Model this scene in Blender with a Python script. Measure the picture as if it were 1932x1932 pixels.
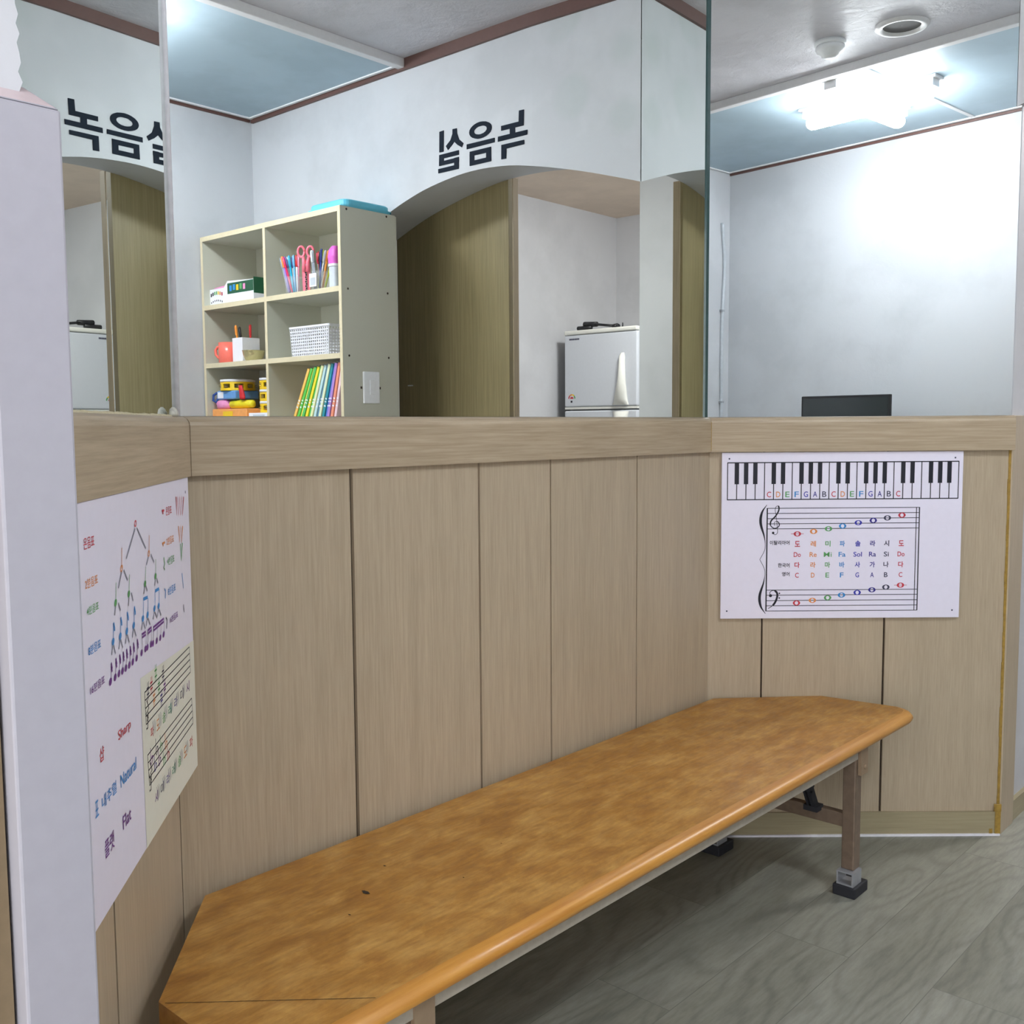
import bpy, bmesh, math, random
from mathutils import Vector, Matrix
random.seed(7)
for _o in list(bpy.data.objects): bpy.data.objects.remove(_o)
SC = bpy.context.scene
COL = SC.collection
R = math.radians

# ------------------------------------------------------------------ camera
def make_camera():
    cd = bpy.data.cameras.new('camera'); cd.sensor_width = 36.0
    cd.lens = 1922.8 / 1932 * 36.0; cd.clip_start = 0.02
    co = bpy.data.objects.new('camera', cd); COL.objects.link(co)
    pitch, roll, yaw = 0.0848, 0.0071, R(47.7253)
    fw0 = Vector((math.sin(yaw), math.cos(yaw), 0)); rt0 = Vector((math.cos(yaw), -math.sin(yaw), 0))
    fw = fw0 * math.cos(pitch) - Vector((0, 0, math.sin(pitch)))
    up = fw0 * math.sin(pitch) + Vector((0, 0, math.cos(pitch)))
    rt = rt0 * math.cos(roll) - up * math.sin(roll)
    u2 = rt0 * math.sin(roll) + up * math.cos(roll)
    m = Matrix((rt, u2, -fw)).transposed().to_4x4(); m.translation = Vector((0, 0, 1.2))
    co.matrix_world = m
    SC.camera = co
make_camera()
# ------------------------------------------------------------------ world, exposure
W = bpy.data.worlds.new('world'); SC.world = W; W.use_nodes = True
W.node_tree.nodes['Background'].inputs[0].default_value = (0.97, 0.98, 1.0, 1)
W.node_tree.nodes['Background'].inputs[1].default_value = 2.3
SC.view_settings.view_transform = 'Standard'; SC.view_settings.look = 'None'
SC.view_settings.gamma = 1.0; SC.view_settings.use_curve_mapping = False
SC.view_settings.exposure = 0.92
LAMP = 50.0
cy = SC.cycles
cy.use_denoising = True; cy.max_bounces = 16; cy.diffuse_bounces = 8; cy.glossy_bounces = 8
cy.transmission_bounces = 8; cy.sample_clamp_indirect = 6.0; cy.caustics_reflective = True; cy.blur_glossy = 0.0

# ------------------------------------------------------------------ materials
def srgb(*c):
    return tuple(((v / 255) / 12.92 if v / 255 <= 0.04045 else ((v / 255 + 0.055) / 1.055) ** 2.4) for v in c) + (1,)
class NT:
    def __init__(s, name):
        s.m = bpy.data.materials.new(name); s.m.use_nodes = True; s.t = s.m.node_tree
        s.b = s.t.nodes['Principled BSDF']
    def n(s, typ, **kw):
        nd = s.t.nodes.new(typ)
        for k, v in kw.items():
            if k in nd.inputs: nd.inputs[k].default_value = v
            else: setattr(nd, k, v)
        return nd
    def l(s, a, ao, b, bi): s.t.links.new(a.outputs[ao], b.inputs[bi])
    def coords(s, scale=(1, 1, 1), rot=(0, 0, 0), loc=(0, 0, 0)):
        tc = s.n('ShaderNodeTexCoord'); mp = s.n('ShaderNodeMapping')
        mp.inputs['Scale'].default_value = scale; mp.inputs['Rotation'].default_value = rot; mp.inputs['Location'].default_value = loc
        s.l(tc, 'Object', mp, 'Vector'); return mp
    def noise(s, mp, scale, detail=4, rough=0.55, dist=0.0):
        nz = s.n('ShaderNodeTexNoise'); nz.inputs['Scale'].default_value = scale; nz.inputs['Detail'].default_value = detail
        nz.inputs['Roughness'].default_value = rough; nz.inputs['Distortion'].default_value = dist
        s.l(mp, 'Vector', nz, 'Vector'); return nz
    def ramp(s, src, out, stops):
        r = s.n('ShaderNodeValToRGB'); cr = r.color_ramp
        while len(cr.elements) < len(stops): cr.elements.new(0.5)
        for e, (p, c) in zip(cr.elements, stops): e.position = p; e.color = c
        s.l(src, out, r, 'Fac'); return r
    def mix(s, fac, a, b, mode='MIX'):
        mx = s.n('ShaderNodeMix', data_type='RGBA', blend_type=mode)
        for i, v in ((0, fac), (6, a), (7, b)):
            if isinstance(v, tuple) and isinstance(v[0], bpy.types.Node): s.t.links.new(v[0].outputs[v[1]], mx.inputs[i])
            else: mx.inputs[i].default_value = v
        return mx
    def bump(s, src, out, strength=0.2, dist=0.002):
        b = s.n('ShaderNodeBump'); b.inputs['Strength'].default_value = strength; b.inputs['Distance'].default_value = dist
        s.l(src, out, b, 'Height'); s.l(b, 'Normal', s.b, 'Normal'); return b
    def base(s, nd, out): s.l(nd, out, s.b, 'Base Color')
    def set(s, **kw):
        for k, v in kw.items(): s.b.inputs[k.replace('_', ' ')].default_value = v
        return s
M = {}
def flat(name, c, rough=0.5, metal=0.0, var=0.06, spec=0.5, scale=60, **kw):
    """a plain material with a little procedural tone variation"""
    t = NT(name); mp = t.coords(); nz = t.noise(mp, scale, 3)
    d = tuple(max(0, v * (1 - var)) for v in c[:3]) + (1,); l = tuple(min(1, v * (1 + var)) for v in c[:3]) + (1,)
    r = t.ramp(nz, 'Fac', [(0.3, d), (0.7, l)]); t.base(r, 'Color')
    t.set(Roughness=rough, Metallic=metal); t.b.inputs['Specular IOR Level'].default_value = spec
    for k, v in kw.items(): t.b.inputs[k.replace('_', ' ')].default_value = v
    M[name] = t.m; return t.m

def mat_plaster(name, c, bump=0.35, scale=9, patches=None):
    t = NT(name); mp = t.coords()
    n1 = t.noise(mp, scale * 0.25, 5, 0.6); d = tuple(v * 0.90 for v in c[:3]) + (1,)
    r = t.ramp(n1, 'Fac', [(0.42, d), (0.56, c)])
    src = (r, 'Color')
    if patches:
        v = t.n('ShaderNodeTexVoronoi'); v.inputs['Scale'].default_value = 4.2; v.feature = 'F1'
        t.l(mp, 'Vector', v, 'Vector')
        rp = t.ramp(v, 'Distance', [(0.40, (1, 1, 1, 1)), (0.50, (0, 0, 0, 1))])
        sx = t.n('ShaderNodeSeparateXYZ'); t.l(mp, 'Vector', sx, 'Vector')
        # the water-marked corner beside the bay
        my = t.ramp(sx, 'Y', [(0.42, (0, 0, 0, 1)), (0.62, (1, 1, 1, 1))])
        mm = t.mix(1.0, (rp, 'Color'), (my, 'Color'), 'MULTIPLY')
        mx = t.mix((mm, 2), (r, 'Color'), patches); src = (mx, 2)
        rp2 = t.n('ShaderNodeMath', operation='MULTIPLY'); t.l(mm, 2, rp2, 0); rp2.inputs[1].default_value = 0.45
        t.l(rp2, 0, mx, 0)
    t.base(*src)
    n2 = t.noise(mp, scale, 6, 0.6, 0.4); n3 = t.noise(mp, scale * 9, 3, 0.6)
    ad = t.n('ShaderNodeMath', operation='MULTIPLY_ADD'); t.l(n3, 'Fac', ad, 0); ad.inputs[1].default_value = 0.15; t.l(n2, 'Fac', ad, 2)
    t.bump(ad, 0, bump, 0.006); t.set(Roughness=0.55)
    M[name] = t.m; return t.m

def mat_wood(name, c0, c1, axis='Z', rough=0.42, fine=170, bump=0.05, contrast=1.0):
    """laminate with straight grain along one axis"""
    t = NT(name)
    sc = {'Z': (1, 1, 0.03), 'X': (0.03, 1, 1)}[axis]
    mp = t.coords(sc); n1 = t.noise(mp, fine, 4, 0.65); n2 = t.noise(mp, fine * 0.12, 3, 0.5)
    r1 = t.ramp(n1, 'Fac', [(0.32, c0), (0.66, c1)]); r2 = t.ramp(n2, 'Fac', [(0.3, (0.94, 0.94, 0.935, 1)), (0.7, (1.03, 1.03, 1.03, 1))])
    mx = t.mix(1.0, (r1, 'Color'), (r2, 'Color'), 'MULTIPLY'); t.base(mx, 2)
    t.bump(n1, 'Fac', bump, 0.001); t.set(Roughness=rough)
    M[name] = t.m; return t.m

mat_plaster('plaster', srgb(195, 196, 200), 0.30, 7)
mat_plaster('plaster_text_wall', srgb(195, 196, 200), 0.30, 7, patches=srgb(174, 181, 180))
mat_plaster('plaster_ceiling', srgb(204, 201, 207), 0.9, 14)
mat_plaster('stained_plaster', srgb(214, 196, 178), 0.5, 9)
mat_plaster('blue_board', srgb(168, 187, 199), 0.05, 9)
mat_wood('panel', srgb(164, 148, 125), srgb(179, 163, 139), 'Z', fine=330, bump=0.03)
mat_wood('rail', srgb(152, 134, 109), srgb(178, 161, 136), 'X', fine=170, bump=0.10)
mat_wood('base_board', srgb(146, 135, 106), srgb(158, 147, 118), 'X', fine=200)
mat_wood('olive_door', srgb(128, 114, 80), srgb(145, 131, 96), 'Z', fine=110)
mat_wood('door_edge', srgb(140, 122, 96), srgb(158, 140, 112), 'Z')
flat('shelf_laminate', srgb(198, 197, 182), 0.4, var=0.02, scale=300)
flat('shelf_edge', srgb(214, 200, 168), 0.45, var=0.03)
flat('post_white', srgb(162, 160, 168), 0.4, var=0.02)
flat('white_trim', srgb(222, 220, 222), 0.45, var=0.03)
flat('brown_trim', srgb(92, 64, 58), 0.5)
flat('dark_gap', srgb(50, 36, 24), 0.9, var=0.2)
flat('amber_glue', srgb(150, 120, 52), 0.45, var=0.25, scale=90)
flat('clear_glue', srgb(192, 190, 178), 0.25, var=0.05)
flat('caulk', srgb(226, 225, 230), 0.5)
flat('black', srgb(18, 19, 24), 0.45)
flat('print_black', srgb(14, 14, 30), 0.6)
flat('sign_dark', srgb(34, 40, 50), 0.85, var=0.03, spec=0.08)
flat('board_white', srgb(226, 222, 237), 0.38, var=0.012)
flat('board_cream', srgb(222, 222, 208), 0.4, var=0.012)
flat('dark_hole', srgb(96, 94, 94), 0.8)
flat('wall_white_plastic', srgb(240, 241, 244), 0.35, var=0.02)
for k, c in dict(red=(186, 50, 66), orange=(214, 134, 70), green=(88, 156, 92), blue=(44, 130, 196), purple=(104, 44, 128), ink=(58, 58, 82), navy=(48, 40, 132), indigo=(46, 48, 160), grey=(132, 132, 146), teal=(60, 140, 110)).items():
    flat('print_' + k, srgb(*c), 0.55, var=0.02)
P = {k: 'print_' + k for k in 'red orange green blue purple ink navy indigo grey teal black'.split()}

def mat_mirror():
    t = NT('mirror_silver'); t.t.nodes.remove(t.b)
    g = t.n('ShaderNodeBsdfGlossy'); g.inputs['Roughness'].default_value = 0.0
    mp = t.coords((1, 1, 1)); n = t.noise(mp, 3.0, 4); r = t.ramp(n, 'Fac', [(0.3, (0.885, 0.925, 0.905, 1)), (0.7, (0.905, 0.94, 0.925, 1))])
    t.l(r, 'Color', g, 'Color'); t.l(g, 'BSDF', t.t.nodes['Material Output'], 'Surface'); M['mirror_silver'] = t.m
mat_mirror()
flat('mirror_edge', srgb(60, 84, 84), 0.15)

def mat_bench():
    t = NT('bench_varnish'); mp = t.coords((0.10, 1, 1)); mq = t.coords((0.55, 1, 1))
    g = t.noise(mp, 130, 5, 0.65); b1 = t.noise(mq, 20, 6, 0.68, 0.3); b2 = t.noise(mq, 48, 4, 0.65)
    r0 = t.ramp(b1, 'Fac', [(0.30, srgb(148, 98, 36)), (0.47, srgb(168, 119, 49)), (0.70, srgb(196, 152, 82))])
    r1 = t.ramp(g, 'Fac', [(0.28, (0.68, 0.64, 0.58, 1)), (0.62, (1.05, 1.05, 1.05, 1))])
    r2 = t.ramp(b2, 'Fac', [(0.30, (0.84, 0.80, 0.74, 1)), (0.60, (1.04, 1.04, 1.04, 1))])
    m1 = t.mix(0.75, (r0, 'Color'), (r1, 'Color'), 'MULTIPLY'); m2 = t.mix(0.8, (m1, 2), (r2, 'Color'), 'MULTIPLY')
    t.base(m2, 2); rr = t.ramp(b2, 'Fac', [(0.3, (0.34, 0.34, 0.34, 1)), (0.7, (0.5, 0.5, 0.5, 1))]); t.l(rr, 'Color', t.b, 'Roughness')
    t.bump(g, 'Fac', 0.04, 0.001); M['bench_varnish'] = t.m
    t = NT('bench_edge'); mp = t.coords((0.05, 1, 1)); g = t.noise(mp, 90, 4, 0.6)
    r = t.ramp(g, 'Fac', [(0.3, srgb(168, 112, 44)), (0.7, srgb(194, 141, 66))]); t.base(r, 'Color'); t.set(Roughness=0.33); M['bench_edge'] = t.m
mat_bench()
def mat_floor():
    t = NT('floor_vinyl'); mp = t.coords((1, 1, 1), loc=(0.265, 0.0, 0))
    br = t.n('ShaderNodeTexBrick'); t.l(mp, 'Vector', br, 'Vector')
    br.offset = 0.37; br.offset_frequency = 2
    for k, v in (('Scale', 1.0), ('Mortar Size', 0.0009), ('Mortar Smooth', 0.1), ('Bias', 0.0), ('Brick Width', 1.2), ('Row Height', 0.185)): br.inputs[k].default_value = v
    br.inputs['Color1'].default_value = (0.25, 0.25, 0.25, 1); br.inputs['Color2'].default_value = (0.75, 0.75, 0.75, 1); br.inputs['Mortar'].default_value = (0.5, 0.5, 0.5, 1)
    tc = t.n('ShaderNodeTexCoord')
    # each plank gets its own slice of the grain
    sp = t.n('ShaderNodeVectorMath', operation='MULTIPLY_ADD'); t.l(br, 'Color', sp, 0); sp.inputs[1].default_value = (7, 5, 9); t.l(tc, 'Object', sp, 2)
    m2 = t.n('ShaderNodeMapping'); m2.inputs['Scale'].default_value = (0.16, 1, 1); t.l(sp, 0, m2, 'Vector')
    m3 = t.n('ShaderNodeMapping'); m3.inputs['Scale'].default_value = (0.45, 1.6, 1); t.l(sp, 0, m3, 'Vector')
    lf = t.noise(m3, 2.6, 2, 0.45); fine = t.noise(m2, 22, 3, 0.6)
    sx = t.n('ShaderNodeSeparateXYZ'); t.l(sp, 0, sx, 'Vector')
    a1 = t.n('ShaderNodeMath', operation='MULTIPLY'); t.l(lf, 'Fac', a1, 0); a1.inputs[1].default_value = 95.0
    a2 = t.n('ShaderNodeMath', operation='MULTIPLY_ADD'); t.l(sx, 'Y', a2, 0); a2.inputs[1].default_value = 70.0; t.l(a1, 0, a2, 2)
    a3 = t.n('ShaderNodeMath', operation='MULTIPLY_ADD'); t.l(fine, 'Fac', a3, 0); a3.inputs[1].default_value = 5.0; t.l(a2, 0, a3, 2)
    wv = t.n('ShaderNodeMath', operation='SINE'); t.l(a3, 0, wv, 0)
    wh = t.n('ShaderNodeMath', operation='MULTIPLY_ADD'); t.l(wv, 0, wh, 0); wh.inputs[1].default_value = 0.5; wh.inputs[2].default_value = 0.5
    g = t.noise(m2, 130, 4, 0.65); bl = t.noise(m2, 6, 3, 0.5)
    r0 = t.ramp(bl, 'Fac', [(0.3, srgb(117, 117, 106)), (0.7, srgb(144, 144, 134))])
    rw = t.ramp(wh, 0, [(0.0, (0.84, 0.84, 0.84, 1)), (0.35, (0.99, 0.99, 0.99, 1)), (1, (1.07, 1.07, 1.06, 1))])
    rg = t.ramp(g, 'Fac', [(0.30, (0.80, 0.80, 0.79, 1)), (0.62, (1.04, 1.04, 1.04, 1))])
    ma = t.mix(0.9, (r0, 'Color'), (rw, 'Color'), 'MULTIPLY'); mb = t.mix(0.9, (ma, 2), (rg, 'Color'), 'MULTIPLY')
    pv = t.ramp(br, 'Color', [(0.2, (0.93, 0.93, 0.92, 1)), (0.8, (1.05, 1.05, 1.05, 1))]); mc = t.mix(1.0, (mb, 2), (pv, 'Color'), 'MULTIPLY')
    md = t.mix((br, 'Fac'), (mc, 2), srgb(100, 100, 92)); t.base(md, 2)
    t.bump(g, 'Fac', 0.08, 0.001); t.set(Roughness=0.42); M['floor_vinyl'] = t.m
mat_floor()
def mat_emit(name, c, s):
    t = NT(name); t.set(Base_Color=c, Roughness=0.4); t.b.inputs['Emission Color'].default_value = c; t.b.inputs['Emission Strength'].default_value = s; M[name] = t.m
mat_emit('led_tube', (0.93, 0.96, 1.0, 1), LAMP)
def mat_clear(name, c, alpha):
    t = NT(name); t.set(Base_Color=c, Roughness=0.12); t.b.inputs['Alpha'].default_value = alpha; M[name] = t.m
mat_clear('clear_plastic', (0.85, 0.87, 0.9, 1), 0.14)

# ------------------------------------------------------------------ mesh building
class MB:
    """collects shapes for ONE mesh object"""
    def __init__(s): s.v = []; s.f = []; s.mi = []; s.cur = 0; s.smooth = []; s.sm = False
    def add(s, vs, fs):
        o = len(s.v); s.v += [Vector(p) for p in vs]
        for f in fs: s.f.append([i + o for i in f]); s.mi.append(s.cur); s.smooth.append(s.sm)
        return s
    def box(s, x0, x1, y0, y1, z0, z1):
        return s.add([(x, y, z) for z in (z0, z1) for y in (y0, y1) for x in (x0, x1)],
                     [(0, 2, 3, 1), (4, 5, 7, 6), (0, 1, 5, 4), (2, 6, 7, 3), (0, 4, 6, 2), (1, 3, 7, 5)])
    def obox(s, c, ax, ay, az):
        """box from its centre and three half-axis vectors"""
        c, ax, ay, az = map(Vector, (c, ax, ay, az))
        return s.add([c + ax * i + ay * j + az * k for k in (-1, 1) for j in (-1, 1) for i in (-1, 1)],
                     [(0, 2, 3, 1), (4, 5, 7, 6), (0, 1, 5, 4), (2, 6, 7, 3), (0, 4, 6, 2), (1, 3, 7, 5)])
    def loft(s, rings, cap=True, closed=True):
        n = len(rings[0]); vs = [p for r in rings for p in r]; fs = []
        for k in range(len(rings) - 1):
            for i in range(n if closed else n - 1):
                j = (i + 1) % n; fs.append((k * n + i, k * n + j, (k + 1) * n + j, (k + 1) * n + i))
        if cap: fs.append(tuple(range(n))[::-1]); fs.append(tuple((len(rings) - 1) * n + i for i in range(n)))
        return s.add(vs, fs)
    def prism(s, poly, z0, z1, f=lambda x, y, z: (x, y, z)):
        return s.loft([[f(x, y, z0) for x, y in poly], [f(x, y, z1) for x, y in poly]])
    def tube(s, pts, r, n=8, cap=True):
        pts = [Vector(p) for p in pts]; rr = r if isinstance(r, (list, tuple)) else [r] * len(pts); rings = []
        for i, p in enumerate(pts):
            d = (pts[min(i + 1, len(pts) - 1)] - pts[max(i - 1, 0)]).normalized()
            a = d.orthogonal().normalized() if i == 0 else (pa - d * pa.dot(d)).normalized()
            pa = a; b = d.cross(a)
            rings.append([p + (a * math.cos(2 * math.pi * k / n) + b * math.sin(2 * math.pi * k / n)) * rr[i] for k in range(n)])
        sm, s.sm = s.sm, True; s.loft(rings, cap); s.sm = sm; return s
    def lathe(s, prof, c=(0, 0, 0), n=24, cap=True, ax='z'):
        rings = []
        for r, h in prof:
            ring = []
            for k in range(n):
                a = 2 * math.pi * k / n; x, y = r * math.cos(a), r * math.sin(a)
                ring.append(Vector(c) + Vector((x, y, h) if ax == 'z' else (h, x, y)))
            rings.append(ring)
        sm, s.sm = s.sm, True; s.loft(rings, cap); s.sm = sm; return s
    def face(s, pts): return s.add(pts, [tuple(range(len(pts)))])
    def build(s, name, mats, parent=None, world=False, bevel=0.0, seg=2, shade=None):
        me = bpy.data.meshes.new(name)
        off = Vector(parent.matrix_basis.translation) if (world and parent is not None) else Vector((0, 0, 0))
        if world and parent is not None and parent.parent is not None: off = off + Vector(parent.parent.matrix_basis.translation)
        me.from_pydata([tuple(p - off) for p in s.v], [], s.f)
        for m in (mats if isinstance(mats, (list, tuple)) else [mats]): me.materials.append(M[m])
        for p, i, sm in zip(me.polygons, s.mi, s.smooth): p.material_index = i; p.use_smooth = sm
        bm = bmesh.new(); bm.from_mesh(me); bmesh.ops.recalc_face_normals(bm, faces=bm.faces)
        if bevel > 0:
            es = [e for e in bm.edges if len(e.link_faces) == 2 and e.calc_face_angle(0) > 0.6]
            bmesh.ops.bevel(bm, geom=es, offset=bevel, segments=seg, affect='EDGES', profile=0.5, clamp_overlap=True)
        bm.to_mesh(me); bm.free()
        o = bpy.data.objects.new(name, me); COL.objects.link(o)
        if parent is not None: o.parent = parent
        return o
def thing(name, label, cat, loc=(0, 0, 0), group=None, rot=(0, 0, 0)):
    o = bpy.data.objects.new(name, None); o.empty_display_size = 0.05; COL.objects.link(o); o.location = loc; o.rotation_euler = rot
    return tag(o, label, cat, group)
def tag(o, label, cat, group=None):
    o['label'] = label; o['category'] = cat
    if group: o['group'] = group
    return o
def struct(o): o['kind'] = 'structure'; return o
def dup(root, loc, rot, label, mats=None, scale=None):
    r = root.copy(); COL.objects.link(r); r.location = loc; r.rotation_euler = rot; r['label'] = label
    if scale: r.scale = scale
    for ch in list(root.children):
        c = ch.copy(); COL.objects.link(c); c.parent = r
        if mats and ch.name.split('.')[0] in mats:
            c.data = ch.data.copy(); c.data.materials[0] = M[mats[ch.name.split('.')[0]]]
    return r
_fc = bpy.data.curves.new('lettering_source', 'FONT'); _fo = bpy.data.objects.new('lettering_source', _fc); COL.objects.link(_fo)
def glyphs(body, bold=0.0):
    _fc.body = body; _fc.offset = bold; _fc.resolution_u = 3
    bpy.context.view_layer.update(); dg = bpy.context.evaluated_depsgraph_get(); ev = _fo.evaluated_get(dg); me = ev.to_mesh()
    vs = [(v.co.x, v.co.y) for v in me.vertices]; fs = [tuple(p.vertices) for p in me.polygons]; ev.to_mesh_clear(); return vs, fs
def put_text(mb, body, x0, x1, y0, y1, f, bold=0.0):
    """fit text into a box of the print's own plane; f maps plane (x, y) to a point"""
    vs, fs = glyphs(body, bold)
    if not vs: return
    ax, bx = min(v[0] for v in vs), max(v[0] for v in vs); ay, by = min(v[1] for v in vs), max(v[1] for v in vs)
    mb.add([f(x0 + (x - ax) / (bx - ax) * (x1 - x0), y0 + (y - ay) / max(by - ay, 1e-6) * (y1 - y0)) for x, y in vs], fs)
def stroke(mb, pts, w, f):
    """flat line of width w (or list) along plane points"""
    ws = w if isinstance(w, (list, tuple)) else [w] * len(pts)
    V = [Vector(p) for p in pts]; L_, R_ = [], []
    for i, p in enumerate(V):
        d = V[min(i + 1, len(V) - 1)] - V[max(i - 1, 0)]; d = d.normalized() if d.length > 0 else Vector((1, 0)); n = Vector((-d.y, d.x)) * ws[i] / 2
        L_.append(p + n); R_.append(p - n)
    for i in range(len(V) - 1): mb.face([f(*L_[i]), f(*R_[i]), f(*R_[i + 1]), f(*L_[i + 1])])
def curve(pts, n=8):
    """Catmull-Rom through plane points"""
    P_ = [Vector(p) for p in pts]; P_ = [P_[0] * 2 - P_[1]] + P_ + [P_[-1] * 2 - P_[-2]]; out = []
    for i in range(1, len(P_) - 2):
        for k in range(n):
            t = k / n; a, b, c, d = P_[i - 1:i + 3]
            out.append(0.5 * ((2 * b) + (c - a) * t + (2 * a - 5 * b + 4 * c - d) * t * t + (3 * b - a - 3 * c + d) * t ** 3))
    out.append(P_[-2]); return out
def ellipse(mb, cx, cy, rx, ry, f, n=20, hole=0.0, rot=0.0, hx=None):
    ca, sa = math.cos(rot), math.sin(rot)
    def pt(a, k, kx=None):
        x, y = rx * (kx if kx is not None else k) * math.cos(a), ry * k * math.sin(a); return f(cx + x * ca - y * sa, cy + x * sa + y * ca)
    if not hole: mb.face([pt(2 * math.pi * i / n, 1) for i in range(n)]); return
    for i in range(n):
        a, b = 2 * math.pi * i / n, 2 * math.pi * (i + 1) / n; mb.face([pt(a, 1), pt(b, 1), pt(b, hole, hx), pt(a, hole, hx)])
# ------------------------------------------------------------------ shapes of the lettering and of the left chart (metres)
SIGN = {'nok':[[(0.361,2.415),(0.386,2.414),(0.384,2.355),(0.267,2.357),(0.267,2.375),(0.359,2.374)],[(0.313,2.359),(0.339,2.358),(0.339,2.331),(0.313,2.33)],[(0.25,2.337),(0.403,2.335),(0.402,2.317),(0.249,2.318)],[(0.386,2.3),(0.386,2.284),(0.293,2.284),(0.292,2.246),(0.267,2.247),(0.268,2.302)]],'eum':[[(0.077,2.339),(0.231,2.337),(0.231,2.32),(0.077,2.32)],[(0.094,2.307),(0.211,2.306),(0.211,2.287),(0.093,2.289)],[(0.093,2.269),(0.211,2.268),(0.211,2.25),(0.093,2.251)],[(0.094,2.301),(0.118,2.301),(0.117,2.254),(0.093,2.256)],[(0.186,2.299),(0.211,2.299),(0.211,2.252),(0.185,2.254)]],'sil':[[(-0.08,2.419),(-0.055,2.42),(-0.058,2.335),(-0.082,2.336)],[(-0.003,2.415),(0.021,2.414),(0.022,2.395),(0.033,2.368),(0.058,2.348),(0.049,2.333),(0.025,2.347),(0.005,2.364),(-0.006,2.354),(-0.031,2.337),(-0.043,2.354),(-0.016,2.373),(-0.004,2.396)],[(-0.083,2.325),(0.031,2.325),(0.031,2.307),(-0.083,2.308)],[(-0.083,2.313),(-0.057,2.313),(-0.058,2.294),(-0.084,2.282)],[(-0.084,2.297),(0.031,2.297),(0.031,2.28),(-0.084,2.281)],[(0.005,2.298),(0.031,2.298),(0.029,2.251),(0.005,2.253)],[(-0.089,2.269),(0.03,2.269),(0.029,2.251),(-0.089,2.252)]]}
RING = [((0.216,2.38),(0.19,2.381)),((0.214,2.389),(0.189,2.385)),((0.208,2.397),(0.186,2.389)),((0.199,2.403),(0.18,2.392)),((0.186,2.409),(0.173,2.395)),((0.171,2.412),(0.164,2.397)),((0.155,2.414),(0.155,2.397)),((0.139,2.413),(0.145,2.397)),((0.124,2.41),(0.137,2.396)),((0.111,2.405),(0.129,2.393)),((0.101,2.399),(0.123,2.39)),((0.094,2.391),(0.119,2.386)),((0.092,2.382),(0.118,2.382)),((0.094,2.374),(0.119,2.378)),((0.1,2.366),(0.123,2.374)),((0.11,2.359),(0.129,2.37)),((0.123,2.354),(0.136,2.368)),((0.138,2.35),(0.145,2.366)),((0.154,2.349),(0.154,2.365)),((0.17,2.35),(0.164,2.366)),((0.185,2.353),(0.172,2.367)),((0.198,2.358),(0.18,2.37)),((0.208,2.364),(0.185,2.373)),((0.214,2.372),(0.189,2.377))]
LT = [('온음표','red',0.5662,0.5276,1.068,1.0807),('2분음표','orange',0.5669,0.5204,1.0243,1.0353),('4분음표','green',0.5651,0.5213,0.9947,1.0043),('8분음표','blue',0.5654,0.5192,0.9501,0.9608),('16분음표','purple',0.565,0.5101,0.9063,0.9162),('온음표','red',0.1802,0.1429,1.0718,1.0843),('2분음표','orange',0.1821,0.1347,1.028,1.0392),('4분음표','green',0.1811,0.136,0.998,1.0095),('8분음표','blue',0.1839,0.1344,0.9538,0.9656),('16분음표','purple',0.1808,0.1255,0.9115,0.9213),('샵','red',0.5411,0.5239,0.8212,0.8377),('Sharp','red',0.4654,0.409,0.8202,0.8358),('표','blue',0.5648,0.5528,0.766,0.7847),('내추럴','blue',0.5395,0.4814,0.7663,0.7818),('Natural','blue',0.4632,0.3907,0.7645,0.7802),('플랫','purple',0.5361,0.4987,0.7063,0.7277),('Flat','purple',0.4604,0.4233,0.7107,0.7275),('파','red',0.3139,0.2971,0.779,0.7939),('도','orange',0.2804,0.2628,0.7792,0.7945),('솔','green',0.2453,0.2268,0.7793,0.795),('레','teal',0.2084,0.189,0.7795,0.7956),('라','navy',0.1696,0.1492,0.7797,0.7962),('미','ink',0.1288,0.1073,0.7799,0.7968),('시','purple',0.0857,0.063,0.7801,0.7974),('시','purple',0.3037,0.2866,0.6835,0.6986),('미','ink',0.2701,0.2521,0.6841,0.6995),('라','navy',0.2348,0.216,0.6846,0.7004),('레','teal',0.1978,0.178,0.6852,0.7014),('솔','green',0.1589,0.1381,0.6858,0.7024),('도','orange',0.1179,0.096,0.6865,0.7035),('파','red',0.0748,0.0516,0.6871,0.7046)]
LH = [('red',1,0.3501,1.0765),('orange',1,0.4225,1.0278),('orange',1,0.2875,1.0294),('green',0,0.4538,0.9905),('green',0,0.3942,0.9914),('green',0,0.3128,0.9917),('green',0,0.2546,0.9934),('blue',0,0.4707,0.9466),('blue',0,0.4398,0.9467),('blue',0,0.4101,0.947),('blue',0,0.377,0.9477),('blue',0,0.3306,0.9479),('blue',0,0.3058,0.9484),('blue',0,0.267,0.9501),('blue',0,0.2429,0.9493),('purple',0,0.4875,0.9023),('purple',0,0.4679,0.9027),('purple',0,0.4515,0.9033),('purple',0,0.436,0.9027),('purple',0,0.4206,0.9026),('purple',0,0.4042,0.9026),('purple',0,0.3879,0.9028),('purple',0,0.3693,0.9035),('purple',0,0.3436,0.9048),('purple',0,0.323,0.9054),('purple',0,0.3129,0.9054),('purple',0,0.2929,0.9053),('purple',0,0.2825,0.9041),('purple',0,0.261,0.9034),('purple',0,0.2402,0.9032),('purple',0,0.2195,0.9039)]
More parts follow.
